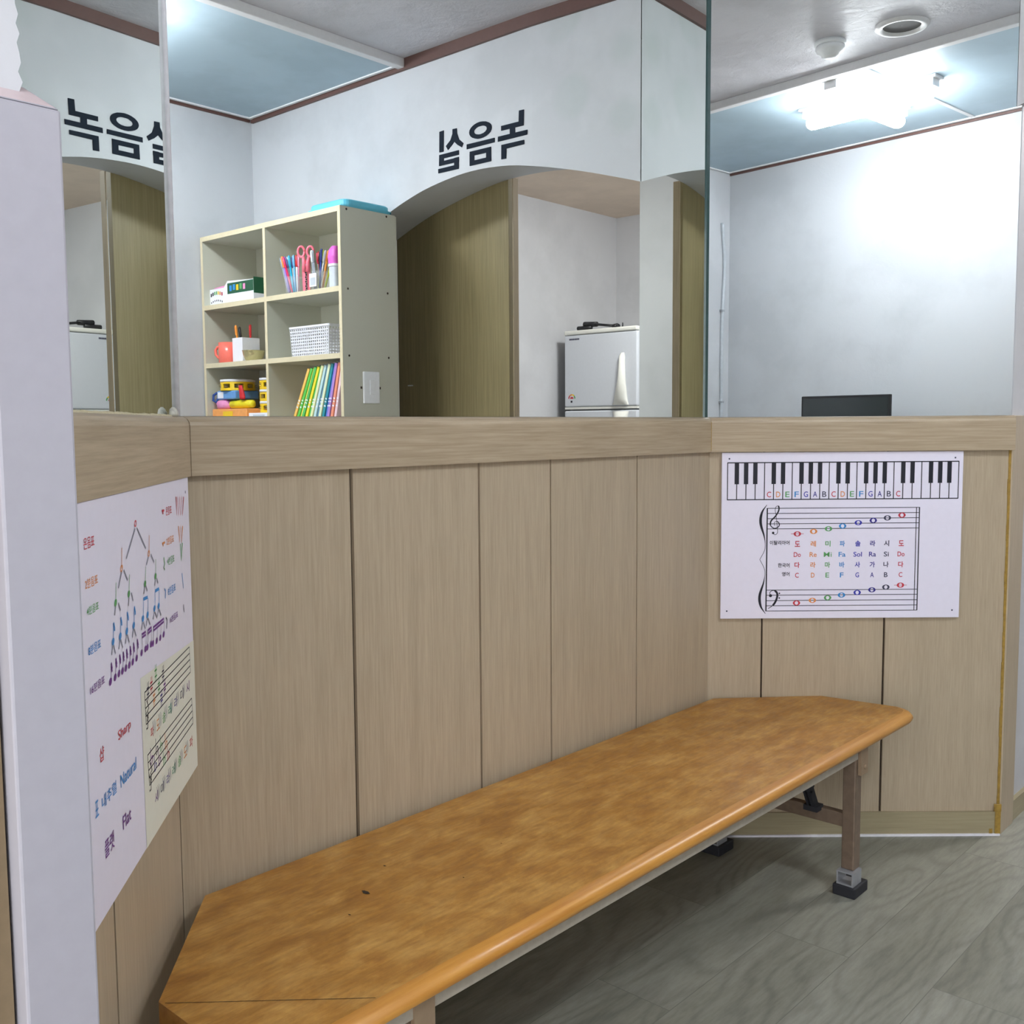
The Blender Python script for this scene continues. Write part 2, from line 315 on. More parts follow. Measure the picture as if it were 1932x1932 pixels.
LL = [('grey',0.003,[(0.3523,1.0702),(0.3994,1.037)]),('grey',0.003,[(0.343,1.0696),(0.3019,1.0381)]),('grey',0.003,[(0.4219,1.0243),(0.4396,1.0059)]),('grey',0.003,[(0.4127,1.0245),(0.3975,1.0096)]),('grey',0.003,[(0.2887,1.0258),(0.3025,1.0159)]),('grey',0.003,[(0.276,1.0271),(0.2602,1.014)]),('grey',0.003,[(0.4543,0.9867),(0.4596,0.9762)]),('grey',0.003,[(0.4421,0.9884),(0.4342,0.9777)]),('grey',0.003,[(0.3936,0.9873),(0.3987,0.9769)]),('grey',0.003,[(0.3823,0.9911),(0.3755,0.9793)]),('grey',0.003,[(0.3146,0.9885),(0.3213,0.9794)]),('grey',0.003,[(0.3093,0.9886),(0.3023,0.9806)]),('grey',0.003,[(0.2553,0.989),(0.2616,0.9811)]),('grey',0.003,[(0.2493,0.9899),(0.2417,0.9816)]),('grey',0.0028,[(0.4723,0.9427),(0.4786,0.9323)]),('grey',0.0028,[(0.4692,0.9423),(0.4624,0.9302)]),('grey',0.0028,[(0.4414,0.9427),(0.4479,0.9326)]),('grey',0.0028,[(0.4382,0.9423),(0.4309,0.9305)]),('grey',0.0028,[(0.4118,0.9429),(0.4185,0.933)]),('grey',0.0028,[(0.4084,0.9425),(0.4006,0.9308)]),('grey',0.0028,[(0.3789,0.9435),(0.3858,0.9339)]),('grey',0.0028,[(0.3753,0.9431),(0.367,0.9317)]),('grey',0.0028,[(0.3326,0.9435),(0.3398,0.9344)]),('grey',0.0028,[(0.3287,0.9431),(0.3197,0.932)]),('grey',0.0028,[(0.3078,0.9439),(0.3152,0.935)]),('grey',0.0028,[(0.3038,0.9435),(0.2944,0.9326)]),('grey',0.0028,[(0.2691,0.9455),(0.2769,0.9368)]),('grey',0.0028,[(0.2649,0.945),(0.2548,0.9344)]),('grey',0.0028,[(0.2451,0.9447),(0.2531,0.9362)]),('grey',0.0028,[(0.2407,0.9443),(0.2303,0.9338)]),('orange',0.0016,[(0.4214,1.0277),(0.4178,1.0528)]),('orange',0.0016,[(0.2861,1.0293),(0.281,1.0538)]),('green',0.0016,[(0.4527,0.9903),(0.4488,1.0143)]),('green',0.0016,[(0.393,0.9912),(0.3878,1.0154)]),('green',0.0016,[(0.3115,0.9915),(0.3068,1.0139)]),('green',0.0016,[(0.2532,0.9931),(0.2504,1.0168)]),('blue',0.0016,[(0.4687,0.9461),(0.466,0.9685)]),('blue',0.0016,[(0.4376,0.9463),(0.4348,0.9692)]),('blue',0.0016,[(0.4078,0.9465),(0.405,0.97)]),('blue',0.0016,[(0.3747,0.9472),(0.3717,0.9713)]),('blue',0.0016,[(0.3281,0.9474),(0.3247,0.9698)]),('blue',0.0016,[(0.3031,0.9479),(0.2997,0.9706)]),('blue',0.0016,[(0.2642,0.9495),(0.2606,0.9729)]),('blue',0.0016,[(0.24,0.9488),(0.2364,0.9726)]),('blue',0.004,[(0.4655,0.9684),(0.4623,0.9609),(0.4627,0.9579)]),('blue',0.004,[(0.4343,0.9691),(0.4309,0.9614),(0.4314,0.9583)]),('blue',0.004,[(0.4044,0.9699),(0.4008,0.962),(0.4013,0.9589)]),('blue',0.004,[(0.3711,0.9712),(0.3674,0.9631),(0.3678,0.9599)]),('blue',0.008,[(0.3249,0.9729),(0.3023,0.9718)]),('blue',0.008,[(0.2599,0.9733),(0.2378,0.9732)]),('purple',0.0013,[(0.4855,0.9018),(0.4819,0.9237)]),('purple',0.004,[(0.4819,0.9237),(0.4789,0.9153)]),('purple',0.004,[(0.4824,0.92),(0.4793,0.9121)]),('purple',0.0013,[(0.4658,0.9022),(0.4621,0.9244)]),('purple',0.004,[(0.4621,0.9244),(0.459,0.916)]),('purple',0.004,[(0.4627,0.9207),(0.4595,0.9127)]),('purple',0.0013,[(0.4494,0.9028),(0.4456,0.9253)]),('purple',0.004,[(0.4456,0.9253),(0.4424,0.9168)]),('purple',0.004,[(0.4461,0.9215),(0.4429,0.9134)]),('purple',0.0013,[(0.4338,0.9021),(0.4299,0.925)]),('purple',0.004,[(0.4299,0.925),(0.4266,0.9163)]),('purple',0.004,[(0.4305,0.9211),(0.4271,0.9129)]),('purple',0.0013,[(0.4183,0.9021),(0.4144,0.9252)]),('purple',0.004,[(0.4144,0.9252),(0.411,0.9164)]),('purple',0.004,[(0.415,0.9213),(0.4115,0.913)]),('purple',0.0013,[(0.4019,0.902),(0.3979,0.9254)]),('purple',0.004,[(0.3979,0.9254),(0.3944,0.9165)]),('purple',0.004,[(0.3984,0.9215),(0.3949,0.9131)]),('purple',0.0013,[(0.3855,0.9023),(0.3815,0.926)]),('purple',0.004,[(0.3815,0.926),(0.3779,0.917)]),('purple',0.004,[(0.382,0.922),(0.3784,0.9135)]),('purple',0.0013,[(0.3669,0.9029),(0.3627,0.9269)]),('purple',0.004,[(0.3627,0.9269),(0.359,0.9178)]),('purple',0.004,[(0.3633,0.9229),(0.3595,0.9143)]),('grey',0.0013,[(0.341,0.9043),(0.3372,0.9255)]),('grey',0.0013,[(0.3204,0.9048),(0.3165,0.9263)]),('grey',0.0013,[(0.3103,0.9048),(0.3063,0.9265)]),('grey',0.0013,[(0.2902,0.9047),(0.2862,0.9267)]),('grey',0.0013,[(0.2798,0.9035),(0.2757,0.9257)]),('grey',0.0013,[(0.2582,0.9028),(0.254,0.9253)]),('grey',0.0013,[(0.2373,0.9026),(0.2331,0.9254)]),('grey',0.0013,[(0.2165,0.9032),(0.2122,0.9264)]),('purple',0.006,[(0.3388,0.9283),(0.319,0.928)]),('purple',0.006,[(0.3394,0.9241),(0.3196,0.924)]),('purple',0.006,[(0.3083,0.9273),(0.2874,0.928)]),('purple',0.006,[(0.3089,0.9229),(0.288,0.9239)]),('purple',0.006,[(0.2779,0.9256),(0.2161,0.9262)]),('purple',0.006,[(0.2785,0.9211),(0.2167,0.9219)]),('red',0.0022,[(0.1094,1.0948),(0.1095,1.0667),(0.099,1.0941),(0.0974,1.0656),(0.0859,1.0931),(0.0833,1.0644),(0.0716,1.0922),(0.0689,1.0631),(0.0561,1.0911)]),('orange',0.0022,[(0.1,1.0488),(0.0969,1.0234),(0.086,1.0474),(0.0828,1.0218),(0.0707,1.046)]),('green',0.0022,[(0.092,1.0205),(0.0891,0.9938),(0.0767,1.0201)]),('blue',0.0025,[(0.0868,0.9736),(0.0808,0.9487)]),('ink',0.0025,[(0.0839,0.9236),(0.0804,0.9106)]),('red',0.006,[(0.2039,1.0809),(0.19,1.0805)]),('red',0.005,[(0.197,1.0807),(0.1978,1.0756)]),('orange',0.006,[(0.208,1.0338),(0.1924,1.0342)]),('orange',0.006,[(0.2033,1.0347),(0.204,1.0297)]),('green',0.003,[(0.2027,1.0133),(0.1979,1.0035),(0.2041,0.9988),(0.1993,0.9948)]),('blue',0.003,[(0.2043,0.9675),(0.1986,0.9638),(0.2018,0.9532)]),('ink',0.003,[(0.2013,0.9253),(0.1957,0.9205),(0.2008,0.9084)]),('black',0.0018,[(0.3372,0.8494),(0.0528,0.8493)]),('black',0.0018,[(0.3367,0.8385),(0.0524,0.8389)]),('black',0.0018,[(0.3362,0.8275),(0.052,0.8285)]),('black',0.0018,[(0.3356,0.8164),(0.0515,0.8181)]),('black',0.0018,[(0.3351,0.8054),(0.0511,0.8077)]),('black',0.0018,[(0.3372,0.8494),(0.3351,0.8054)]),('black',0.0018,[(0.0528,0.8493),(0.0511,0.8077)]),('black',0.003,[(0.3276,0.8363),(0.3184,0.8234),(0.3338,0.8193),(0.3226,0.8105),(0.3303,0.808),(0.3227,0.8199),(0.3273,0.7987),(0.3346,0.799)]),('black',0.0018,[(0.3342,0.7629),(0.0486,0.7642)]),('black',0.0018,[(0.333,0.7521),(0.0477,0.7536)]),('black',0.0018,[(0.3319,0.7413),(0.0467,0.7429)]),('black',0.0018,[(0.3307,0.7305),(0.0458,0.7323)]),('black',0.0018,[(0.3295,0.7197),(0.0448,0.7216)]),('black',0.0018,[(0.3342,0.7629),(0.3295,0.7197)]),('black',0.0018,[(0.0486,0.7642),(0.0448,0.7216)]),('black',0.003,[(0.3232,0.7498),(0.3139,0.7361),(0.3294,0.7329),(0.3181,0.7232),(0.3259,0.7212),(0.3182,0.7328),(0.3229,0.7116),(0.3303,0.7123)])]
LA = [('#','ink',0.3194,0.847),('#','red',0.3002,0.8496),('#','green',0.2739,0.8603),('#','orange',0.288,0.8291),('#','green',0.2589,0.838),('#','navy',0.2465,0.8179),('#','ink',0.2326,0.8492),('#','purple',0.2257,0.8285),('b','purple',0.3128,0.7559),('b','navy',0.2944,0.7401),('b','ink',0.2828,0.7597),('b','purple',0.2699,0.7398),('b','green',0.2576,0.7566),('b','green',0.2433,0.731),('b','orange',0.2292,0.7507),('b','red',0.2177,0.7308)]
# ------------------------------------------------------------------ setting
def frame(ox, oy, deg): return Matrix.Translation((ox, oy, 0)) @ Matrix.Rotation(R(deg), 4, 'Z')
FL = frame(0.880, 1.508, 48.2483)     # left bay wall: x runs to the corner, y away from the room
FC = frame(0.880, 1.508, 0.2247)      # back bay wall
FR = frame(2.500, 1.515, -47.9095)    # right bay wall
LC = 1.620
TM = math.tan(R(24.03))
flat('hall_panel', srgb(128, 110, 84), 0.6)

floor = struct(MB().box(-1.3, 6.1, -1.6, 1.75, -0.1, 0).build('floor', 'floor_vinyl'))
ceil = struct(MB().box(0.25, 3.35, -1.5, 1.8, 2.76, 2.9).build('ceiling', 'plaster_ceiling'))
MB().box(0.42, 3.04, -1.425, -0.310, 2.735, 2.76).build('ceiling_board', 'blue_board', ceil)
m = MB().box(0.42, 3.04, -0.318, -0.278, 2.722, 2.76)
m.build('ceiling_trim', 'white_trim', ceil, bevel=0.003)
m = MB().box(0.42, 3.03, -1.41, -1.395, 2.729, 2.736).box(3.012, 3.026, -1.40, -0.318, 2.729, 2.736).box(0.42, 0.434, -1.40, -0.318, 2.729, 2.736).box(1.91, 1.93, -1.395, -0.318, 2.731, 2.736)
m.build('ceiling_joint_strip', 'white_trim', ceil)

# wall with the arch (front plane x = 3.045)
EX, EB = 3.045, 3.352
ARF = [(-0.70, 1.995), (-0.55, 2.078), (-0.365, 2.151), (-0.179, 2.201), (0.012, 2.227), (0.133, 2.232), (0.305, 2.220), (0.495, 2.181), (0.673, 2.136), (0.842, 2.085), (0.908, 2.064)]
ARB = [(-0.70, 2.092), (-0.52, 2.158), (-0.342, 2.203), (-0.174, 2.236), (-0.045, 2.256), (0.06, 2.264), (0.25, 2.260), (0.45, 2.238), (0.65, 2.196), (0.908, 2.125)]
def interp(tab, y):
    for (a, za), (b, zb) in zip(tab, tab[1:]):
        if a <= y <= b + 1e-9:
            t = (y - a) / (b - a); t2 = t
            return za + (zb - za) * t2
    return tab[-1][1]
ys = [-0.70 + 1.608 * i / 40 for i in range(41)]
def smoothed(tab):
    z = [interp(tab, y) for y in ys]
    for _ in range(3): z = [z[0]] + [(z[i - 1] + 2 * z[i] + z[i + 1]) / 4 for i in range(1, 40)] + [z[-1]]
    return z
xf = lambda y: EX + max(0.0, y - 0.42) / 0.488 * 0.030   # the wall runs slightly out of true beside the bay
zf, zb = smoothed(ARF), smoothed(ARB)
m = MB()
m.box(EX, EB, -1.50, -0.70, 0, 2.85)
for i in range(40):
    y0, y1 = ys[i], ys[i + 1]
    xa, xb = xf(y0), xf(y1)
    m.face([(xa, y0, zf[i]), (xb, y1, zf[i + 1]), (xb, y1, 2.85), (xa, y0, 2.85)])
    m.face([(EB, y0, zb[i]), (EB, y1, zb[i + 1]), (EB, y1, 2.85), (EB, y0, 2.85)])
    m.sm = True; m.face([(xa, y0, zf[i]), (xb, y1, zf[i + 1]), (EB, y1, zb[i + 1]), (EB, y0, zb[i])]); m.sm = False
m.box(3.103, EB, 0.9081, 0.97, 2.05, 2.85)
wE = struct(m.build('wall_arch', 'plaster_text_wall'))
m = MB(); m.loft([[(xf(y) - 0.014, y, 2.713), (xf(y) + 0.001, y, 2.713), (xf(y) + 0.001, y, 2.762), (xf(y) - 0.014, y, 2.762)] for y in (-1.412, 0.42, 0.89)])
struct(m.build('trim_1', 'brown_trim'))
# far wall opposite the bay
wF = struct(MB().box(0.25, 3.2, -1.58, -1.428, 0, 2.85).build('wall_front', 'plaster'))
struct(MB().box(0.42, EX - 0.014, -1.430, -1.418, 2.718, 2.731).build('trim_2', 'brown_trim'))
# partition the photographer stands behind, with its opening
m = MB().box(0.29, 0.415, -1.5, -0.50, 0, 2.85).box(0.29, 0.415, -0.50, 0.93, 2.2, 2.85)
struct(m.build('wall_entrance', 'plaster'))
m = MB()
N = 90
ring = lambda z, j: [(0.20, 0.915, z), (0.20, 1.0, z), (0.376, 0.955, z), (0.36, 1.0, z), (0.386 + j, 0.915, z)]
m.loft([ring(1.48 + 0.72 * k / N, random.uniform(-0.003, 0.003)) for k in range(N + 1)])
m.box(0.20, 0.386, 0.915, 1.0, 2.2, 2.85)
struct(m.build('wall_pier', 'plaster'))
flat('cap_pink', srgb(196, 180, 182), 0.45, var=0.04)
m = MB()
pr = [(0.346, 0.897), (0.411, 0.897), (0.411, 0.945), (0.346, 0.945)]
m.loft([[(x, y, z) for x, y in pr] for z in (0, 1.474)], cap=True)
m.cur = 1; m.loft([[(x, y, 1.474) for x, y in pr], [(0.346, 0.926, 1.496), (0.392, 0.926, 1.496), (0.392, 0.945, 1.496), (0.346, 0.945, 1.496)]])
struct(m.build('trim_3', ['post_white', 'cap_pink'], bevel=0.0025))
m = MB().box(-1.3, 0.343, 0.918, 1.0, 0, 1.21)
wh = MB().box(-1.3, 0.36, 0.93, 1.0, 1.21, 2.85)
hall = struct(wh.build('wall_hall', 'plaster'))
m.build('hall_wainscot', 'hall_panel', hall)
struct(MB().box(-1.3, 0.29, -1.5, 1.0, 2.76, 2.9).build('ceiling_hall', 'plaster_ceiling'))
struct(MB().box(-1.3, 0.29, -1.6, -1.5, 0, 2.85).build('wall_hall_side', 'plaster'))
# the recess behind the arch
struct(MB().box(6.0, 6.1, -1.45, 1.05, 0, 2.75).build('wall_recess_back', 'plaster'))
struct(MB().box(3.388, 6.0, -1.42, -1.32, 0, 2.75).build('wall_recess_left', 'plaster'))
m = MB().box(3.10, 6.0, 0.908, 1.05, 0, 2.75)
rr = struct(m.build('wall_recess_right', 'plaster'))
struct(MB().box(3.353, 6.05, -1.42, 0.908, 2.66, 2.78).build('ceiling_recess', 'stained_plaster'))
m = MB().box(3.086, 3.205, 0.890, 0.9085, 0, 1.218)
jt = struct(m.build('trim_4', 'panel', bevel=0.002))
struct(MB().box(3.205, 5.99, 0.895, 0.9085, 0, 0.062).build('baseboard_recess', 'base_board'))

# wood panel that fills the left half of the arch
m = MB()
top = [(y, z) for y, z in zip(ys, zb) if y <= 0.047]
m.cur = 0
m.loft([[(EB + 0.001, y, 0) for y, z in top] + [(EB + 0.001, y, z + 0.01) for y, z in reversed(top)],
        [(EB + 0.032, y, 0) for y, z in top] + [(EB + 0.032, y, z + 0.01) for y, z in reversed(top)]])
d1 = struct(m.build('door_1', 'olive_door'))
MB().box(EB + 0.0005, EB + 0.034, 0.0475, 0.0515, 0, 2.265).build('edge_strip', 'door_edge', d1)
MB().box(EB - 0.004, EB + 0.001, -0.632, -0.600, 1.392, 1.397).build('finger_pull', 'caulk', d1)

# ---- the bay: plaster backing, panels, rail, base boards
def bay(name, F, back, x0, x1, n, seams, gap, rail_n, rx0, rx1, mit0, mit1, base):
    w = struct(MB().box(back[0], back[1], back[2], back[2] + 0.08, 0, 2.85).build(name, 'plaster')); w.matrix_world = F
    dk = MB().box(x0, x1, n + 0.008, back[2], 0.0, 1.15).build('panel_backing', 'dark_gap', w)
    edges = [x0] + seams + [x1]
    for i in range(len(edges) - 1):
        ga = 0.001 if i == 0 else gap[i - 1] / 2; gb = 0.001 if i == len(edges) - 2 else gap[i] / 2
        MB().box(edges[i] + ga, edges[i + 1] - gb, n, n + 0.009, 0.0, 1.14).build('wall_panel', 'panel', w)
    prof = [(0, 1.1208), (0, 1.203), (0.0015, 1.2095), (0.005, 1.2145), (0.011, 1.2178), (0.0165, 1.2186), (rail_n, 1.2186), (rail_n, 1.1208)]
    m = MB()
    m.loft([[(rx0 - (a * TM if mit0 else 0), a, z) for a, z in prof], [(rx1 + (a * TM if mit1 else 0), a, z) for a, z in prof]])
    r = m.build('rail', 'rail', w)
    b = MB().box(base[0], base[1], base[2], n + 0.002, 0, 0.0705); b.build('base_board', 'base_board', w)
    MB().box(base[0], base[1], base[2] - 0.006, base[2], 0, 0.006).build('caulk_line', 'caulk', w)
    return w, r
wl, rl = bay('wall_left', FL, (-0.72, -0.004, 0.052), -0.83, -0.012, 0.0345, [-0.397], [0.006], 0.045, -0.78, -0.001, 0, 1, (-0.80, -0.02, 0.033))
wc, rc = bay('wall_back', FC, (-0.045, LC + 0.03, 0.031), -0.034, LC + 0.0155, 0.0139, [0.343, 0.692, 0.932, 1.280], [0.0080, 0.006, 0.005, 0.005], 0.030, 0.001, LC - 0.001, 1, 1, (-0.02, LC + 0.0, 0.006))
wr, rrail = bay('wall_right', FR, (-0.015, 0.86, 0.036), -0.0035, 0.856, 0.0214, [0.155, 0.506], [0.005, 0.0065], 0.034, 0.001, 0.854, 1, 0, (-0.001, 0.852, 0.013))
flat('old_glue', srgb(196, 184, 150), 0.6, var=0.15, scale=150)
# glue and sealant marks
m = MB()
random.seed(3)
for k in range(24):
    z = 0.07 + k * 0.044; m.box(0.846 + random.uniform(-0.001, 0.001), 0.8555, 0.019, 0.0225, z, z + 0.0445)
m.build('sealant_strip', 'amber_glue', wr)
m = MB().box(0.838, 0.8545, 0.0105, 0.0135, 0.004, 0.092).box(0.822, 0.832, 0.011, 0.0135, 0.004, 0.02).box(0.834, 0.8545, 0.008, 0.0135, 0.072, 0.094)
m.build('glue_stain', 'amber_glue', wr, bevel=0.0012)
m = MB().box(-0.0015, 0.0015, -0.0006, 0.01, 1.124, 1.205); g = m.build('joint_glue', 'amber_glue', wr)
m = MB()
hs = [0.0006 + random.random() * 0.0022 for _ in range(70)]
m.loft([[(-0.04 - 0.0105 * k, 0.0105, 1.2172), (-0.04 - 0.0105 * k, 0.020, 1.2172), (-0.04 - 0.0105 * k, 0.020, 1.2188 + hs[k]), (-0.04 - 0.0105 * k, 0.0125, 1.2184 + hs[k] * .6)] for k in range(70)])
m.build('glue_line', 'old_glue', wl)
m = MB()
for x, h, r_ in ((-0.050, 0.011, 0.006), (-0.061, 0.015, 0.007), (-0.069, 0.010, 0.005)):
    m.lathe([(r_ * 0.7, 0), (r_, h * 0.35), (r_ * 0.8, h * 0.75), (r_ * 0.25, h)], (x, 0.012, 1.2175), 8)
m.build('glue_blob', 'clear_glue', wl)

# mirrors above the rail
def mirror(F, x0, x1, n, label, z1=2.75):
    m = MB(); m.cur = 1; m.box(x0, x1, n + 0.0002, n + 0.006, 1.219, z1); m.cur = 0
    m.face([(x0, n, 1.219), (x1, n, 1.219), (x1, n, z1), (x0, n, z1)])
    o = m.build('wall_mirror', ['mirror_silver', 'mirror_edge']); o.matrix_world = F; return tag(o, label, 'mirror', 'mirrors above the wood rail')
mirror(FL, -0.80, 0.004, 0.0205, 'narrow frameless mirror behind the white post, above the slanted chart')
mirror(FC, -0.0065, LC + 0.0015, 0.0174, 'widest frameless mirror on the middle wall, above the long bench')
mirror(FR, -0.0085, 0.850, 0.0213, 'frameless mirror above the piano keyboard chart, showing the lit ceiling lamp')
o = struct(MB().tube([(0.001, 0.019, 1.219), (0.001, 0.019, 2.75)], 0.0048, 10).build('trim_5', 'caulk')); o.matrix_world = FL
o = struct(MB().box(LC - 0.0125, LC + 0.002, 0.0140, 0.0172, 1.219, 2.75).build('trim_6', 'mirror_edge')); o.matrix_world = FC

# ------------------------------------------------------------------ ceiling fittings
t = thing('ceiling_light', 'lit white cross-shaped LED lamp on the blue-grey ceiling strip', 'lamp', (1.752, -0.660, 2.735))
m = MB().box(-0.345, 0.345, -0.042, 0.042, -0.012, 0).box(-0.042, 0.042, -0.335, -0.0425, -0.012, 0).box(-0.042, 0.042, 0.0425, 0.335, -0.012, 0); m.build('base_plate', 'white_trim', t, bevel=0.002)
for a in (0, 1):
    m = MB()
    rings = []
    L_ = 0.315
    for k, (e, s) in enumerate(((-1, 0.35), (-0.985, 0.7), (-0.95, 0.95), (-0.90, 1), (0.90, 1), (0.95, 0.95), (0.985, 0.7), (1, 0.35))):
        ring = []
        for q in range(12):
            an = 2 * math.pi * q / 12; w_, h_ = 0.036 * math.cos(an) * s, -0.072 - 0.0012 * a + 0.030 * math.sin(an) * s
            ring.append((e * L_, w_, h_) if a == 0 else (w_, e * L_, h_))
        rings.append(ring)
    m.sm = True; m.loft(rings); m.build('tube', 'led_tube', t)
for sx, sy in ((1, 0), (-1, 0), (0, 1), (0, -1)):
    m = MB()
    cxx, cyy = sx * 0.300, sy * 0.300
    m.box(cxx - 0.03, cxx + 0.03, cyy - 0.03, cyy + 0.03, -0.045, -0.012); m.build('bracket', 'white_trim', t, bevel=0.002)
t = thing('smoke_detector', 'small round white detector on the plaster ceiling, left of the open hole', 'detector', (1.950, 0.0, 2.76)); t.scale = (1.25, 1.25, 1.15)
MB().lathe([(0.050, 0), (0.050, -0.012), (0.046, -0.016)], n=32).build('base', 'wall_white_plastic', t)
MB().lathe([(0.046, -0.016), (0.048, -0.024), (0.044, -0.034), (0.030, -0.043), (0.028, -0.050), (0.016, -0.056)], n=32).build('cover', 'wall_white_plastic', t)
t = thing('downlight_ring', 'empty round white downlight ring in the plaster ceiling, right of the detector', 'ring', (2.228, -0.06, 2.76)); t.scale = (1.15, 1.15, 1.0)
m = MB(); prof = [(0.062, 0.0), (0.066, -0.010), (0.080, -0.012), (0.090, -0.003), (0.090, 0.0)]
m.lathe(prof, n=40, cap=False); m.build('rim', 'white_trim', t)
MB().lathe([(0.001, -0.0008), (0.063, -0.0012)], n=40, cap=False).build('dark_opening', 'dark_hole', t)

mat_emit('fill_dome_glow', (1.0, 0.99, 0.985, 1), 66.0)  # invented fill light, out of view, added to brighten the recess and fridge
t = thing('added_fill_dome', 'unseen dome fill light added on the recess ceiling, in front of the fridge', 'lamp', (4.7, 0.15, 2.66))
MB().lathe([(0.195, 0), (0.195, -0.018), (0.18, -0.022)], n=32).build('base', 'white_trim', t)
MB().lathe([(0.18, -0.0225), (0.176, -0.045), (0.135, -0.075), (0.07, -0.090), (0.001, -0.093)], n=32).build('shade', 'fill_dome_glow', t)

# ------------------------------------------------------------------ the bench
t = thing('bench', 'long varnished orange-brown wooden bench with folding steel legs under the mirrors', 'bench', (1.72, 1.27, 0))
flat('leg_brown', srgb(112, 95, 80), 0.45, 0.2, var=0.12); flat('rail_beige', srgb(158, 150, 136), 0.5, var=0.08)
flat('bracket_tan', srgb(150, 128, 104), 0.45, 0.3); flat('steel_grey', srgb(150, 152, 156), 0.4, 0.3); flat('rubber', srgb(28, 29, 36), 0.7)
outl = [(0.660, 1.018, 0, 1), (0.660, 1.262, 0, 0), (0.874, 1.499, 0, 0), (2.508, 1.505, 0, 0), (2.736, 1.288, 0, 0),
        (2.779, 1.078, -.6, 0), (2.777, 1.055, -.9, .2), (2.765, 1.036, -.7, .7), (2.745, 1.023, -.3, 1), (2.715, 1.018, 0, 1), (2.0, 1.018, 0, 1), (1.3, 1.018, 0, 1)]
bull = [(0.3835, 0.020), (0.3850, 0.010), (0.390, 0.003), (0.398, 0.0), (0.405, 0.0022), (0.411, 0.0085), (0.4142, 0.017), (0.415, 0.025)]
m = MB(); rings = [[(x + wx * d, y + wy * d, z) for x, y, wx, wy in outl] for z, d in bull]
m.cur = 1; m.sm = True; m.loft(rings, cap=False); m.sm = False
m.face(rings[0][::-1]); m.cur = 0; m.face(rings[-1])
seat = m.build('seat', ['bench_varnish', 'bench_edge'], t, world=True)
m = MB(); f = lambda x, y: (x, y, 0.4153)
stroke(m, [(0.664, 1.252), (0.864, 1.046)], 0.0012, f)
m.build('veneer_seam', 'dark_gap', seat, world=True)
m = MB(); f = lambda x, y: (x, y, 0.4156)
for cx_, cy_, s in ((1.059, 1.303, 1.0), (0.992, 1.262, .35), (1.15, 1.36, .4), (1.21, 1.22, .25), (1.36, 1.27, .22), (1.7, 1.33, .2), (1.86, 1.12, .3), (2.2, 1.3, .2)):
    random.seed(int(cx_ * 100))
    pts = [(cx_ + 0.006 * s * random.uniform(.4, 1) * math.cos(a), cy_ + 0.014 * s * random.uniform(.3, 1) * math.sin(a)) for a in [i * 0.7 for i in range(9)]]
    m = MB(); m.face([f(*p) for p in pts]); m.build('dent', 'dark_gap', seat, world=True)
MB().box(0.78, 2.43, 1.040, 1.044, 0.358, 0.3835).box(0.78, 2.43, 1.044, 1.075, 0.3795, 0.3835).build('front_rail', 'rail_beige', t, world=True)
MB().box(0.96, 2.42, 1.470, 1.474, 0.358, 0.3835).box(0.96, 2.42, 1.445, 1.470, 0.3795, 0.3835).build('back_rail', 'rail_beige', t, world=True)
for side, lx in (('r', 2.431), ('l', 0.915)):
    for ly in (1.046, 1.436):
        g = MB().box(lx, lx + 0.038, ly, ly + 0.034, 0.064, 0.372).build('leg', 'leg_brown', t, world=True, bevel=0.003)
        # square sleeve, open at the end, and rubber pad
        sl = MB()
        a, b, c, d = lx - 0.016, lx + 0.034, ly - 0.006, ly + 0.038
        sl.box(a, b, c, d, 0.028, 0.032).box(a, b, c, d, 0.060, 0.064).box(a, b, c, c + 0.004, 0.032, 0.060).box(a, b, d - 0.004, d, 0.032, 0.060)
        sl.build('foot_sleeve', 'steel_grey', g, world=True)
        MB().box(lx - 0.022, lx + 0.058, ly - 0.014, ly + 0.046, 0.0, 0.028).build('rubber_foot', 'rubber', g, world=True, bevel=0.003)
        pv = MB().box(lx + 0.012, lx + 0.052, ly - 0.0092, ly - 0.0008, 0.312, 0.3825).lathe([(0.006, 0), (0.005, 0.002)], n=10)
        pv.v[-20:] = [Vector((lx + 0.036 + p.x, ly - 0.0092 - p.z, 0.330 + p.y)) for p in pv.v[-20:]]
        pv.build('pivot_bracket', 'bracket_tan', g, world=True)
    cb = MB().box(lx + 0.006, lx + 0.030, 1.080, 1.436, 0.170, 0.206).build('crossbar', 'leg_brown', t, world=True, bevel=0.002)
    sg = -1 if side == 'r' else 1
    x0 = lx + 0.018; br = MB()
    a, mid, e = Vector((x0 + sg * 0.02, 1.150, 0.205)), Vector((x0 + sg * 0.06, 1.150, 0.275)), Vector((x0 + sg * 0.16, 1.150, 0.384))
    for p, q, w in ((a, mid, 0.010), (mid - (e - mid) * .12, e, 0.012)):
        d = (q - p) / 2; n_ = Vector((-d.z, 0, d.x)).normalized() * w; br.obox((p + q) / 2, d, n_, Vector((0, 0.005, 0)))
        br.obox((p + q) / 2 + Vector((0, 0.014, 0)), d, n_, Vector((0, 0.003, 0)))
    br.box(mid.x - .012, mid.x + .012, 1.143, 1.170, mid.z - .012, mid.z + .012).box(x0 + sg * 0.02 - .018, x0 + sg * 0.02 + .018, 1.138, 1.176, 0.2, 0.214)
    br.build('folding_brace', 'rubber', t, world=True)

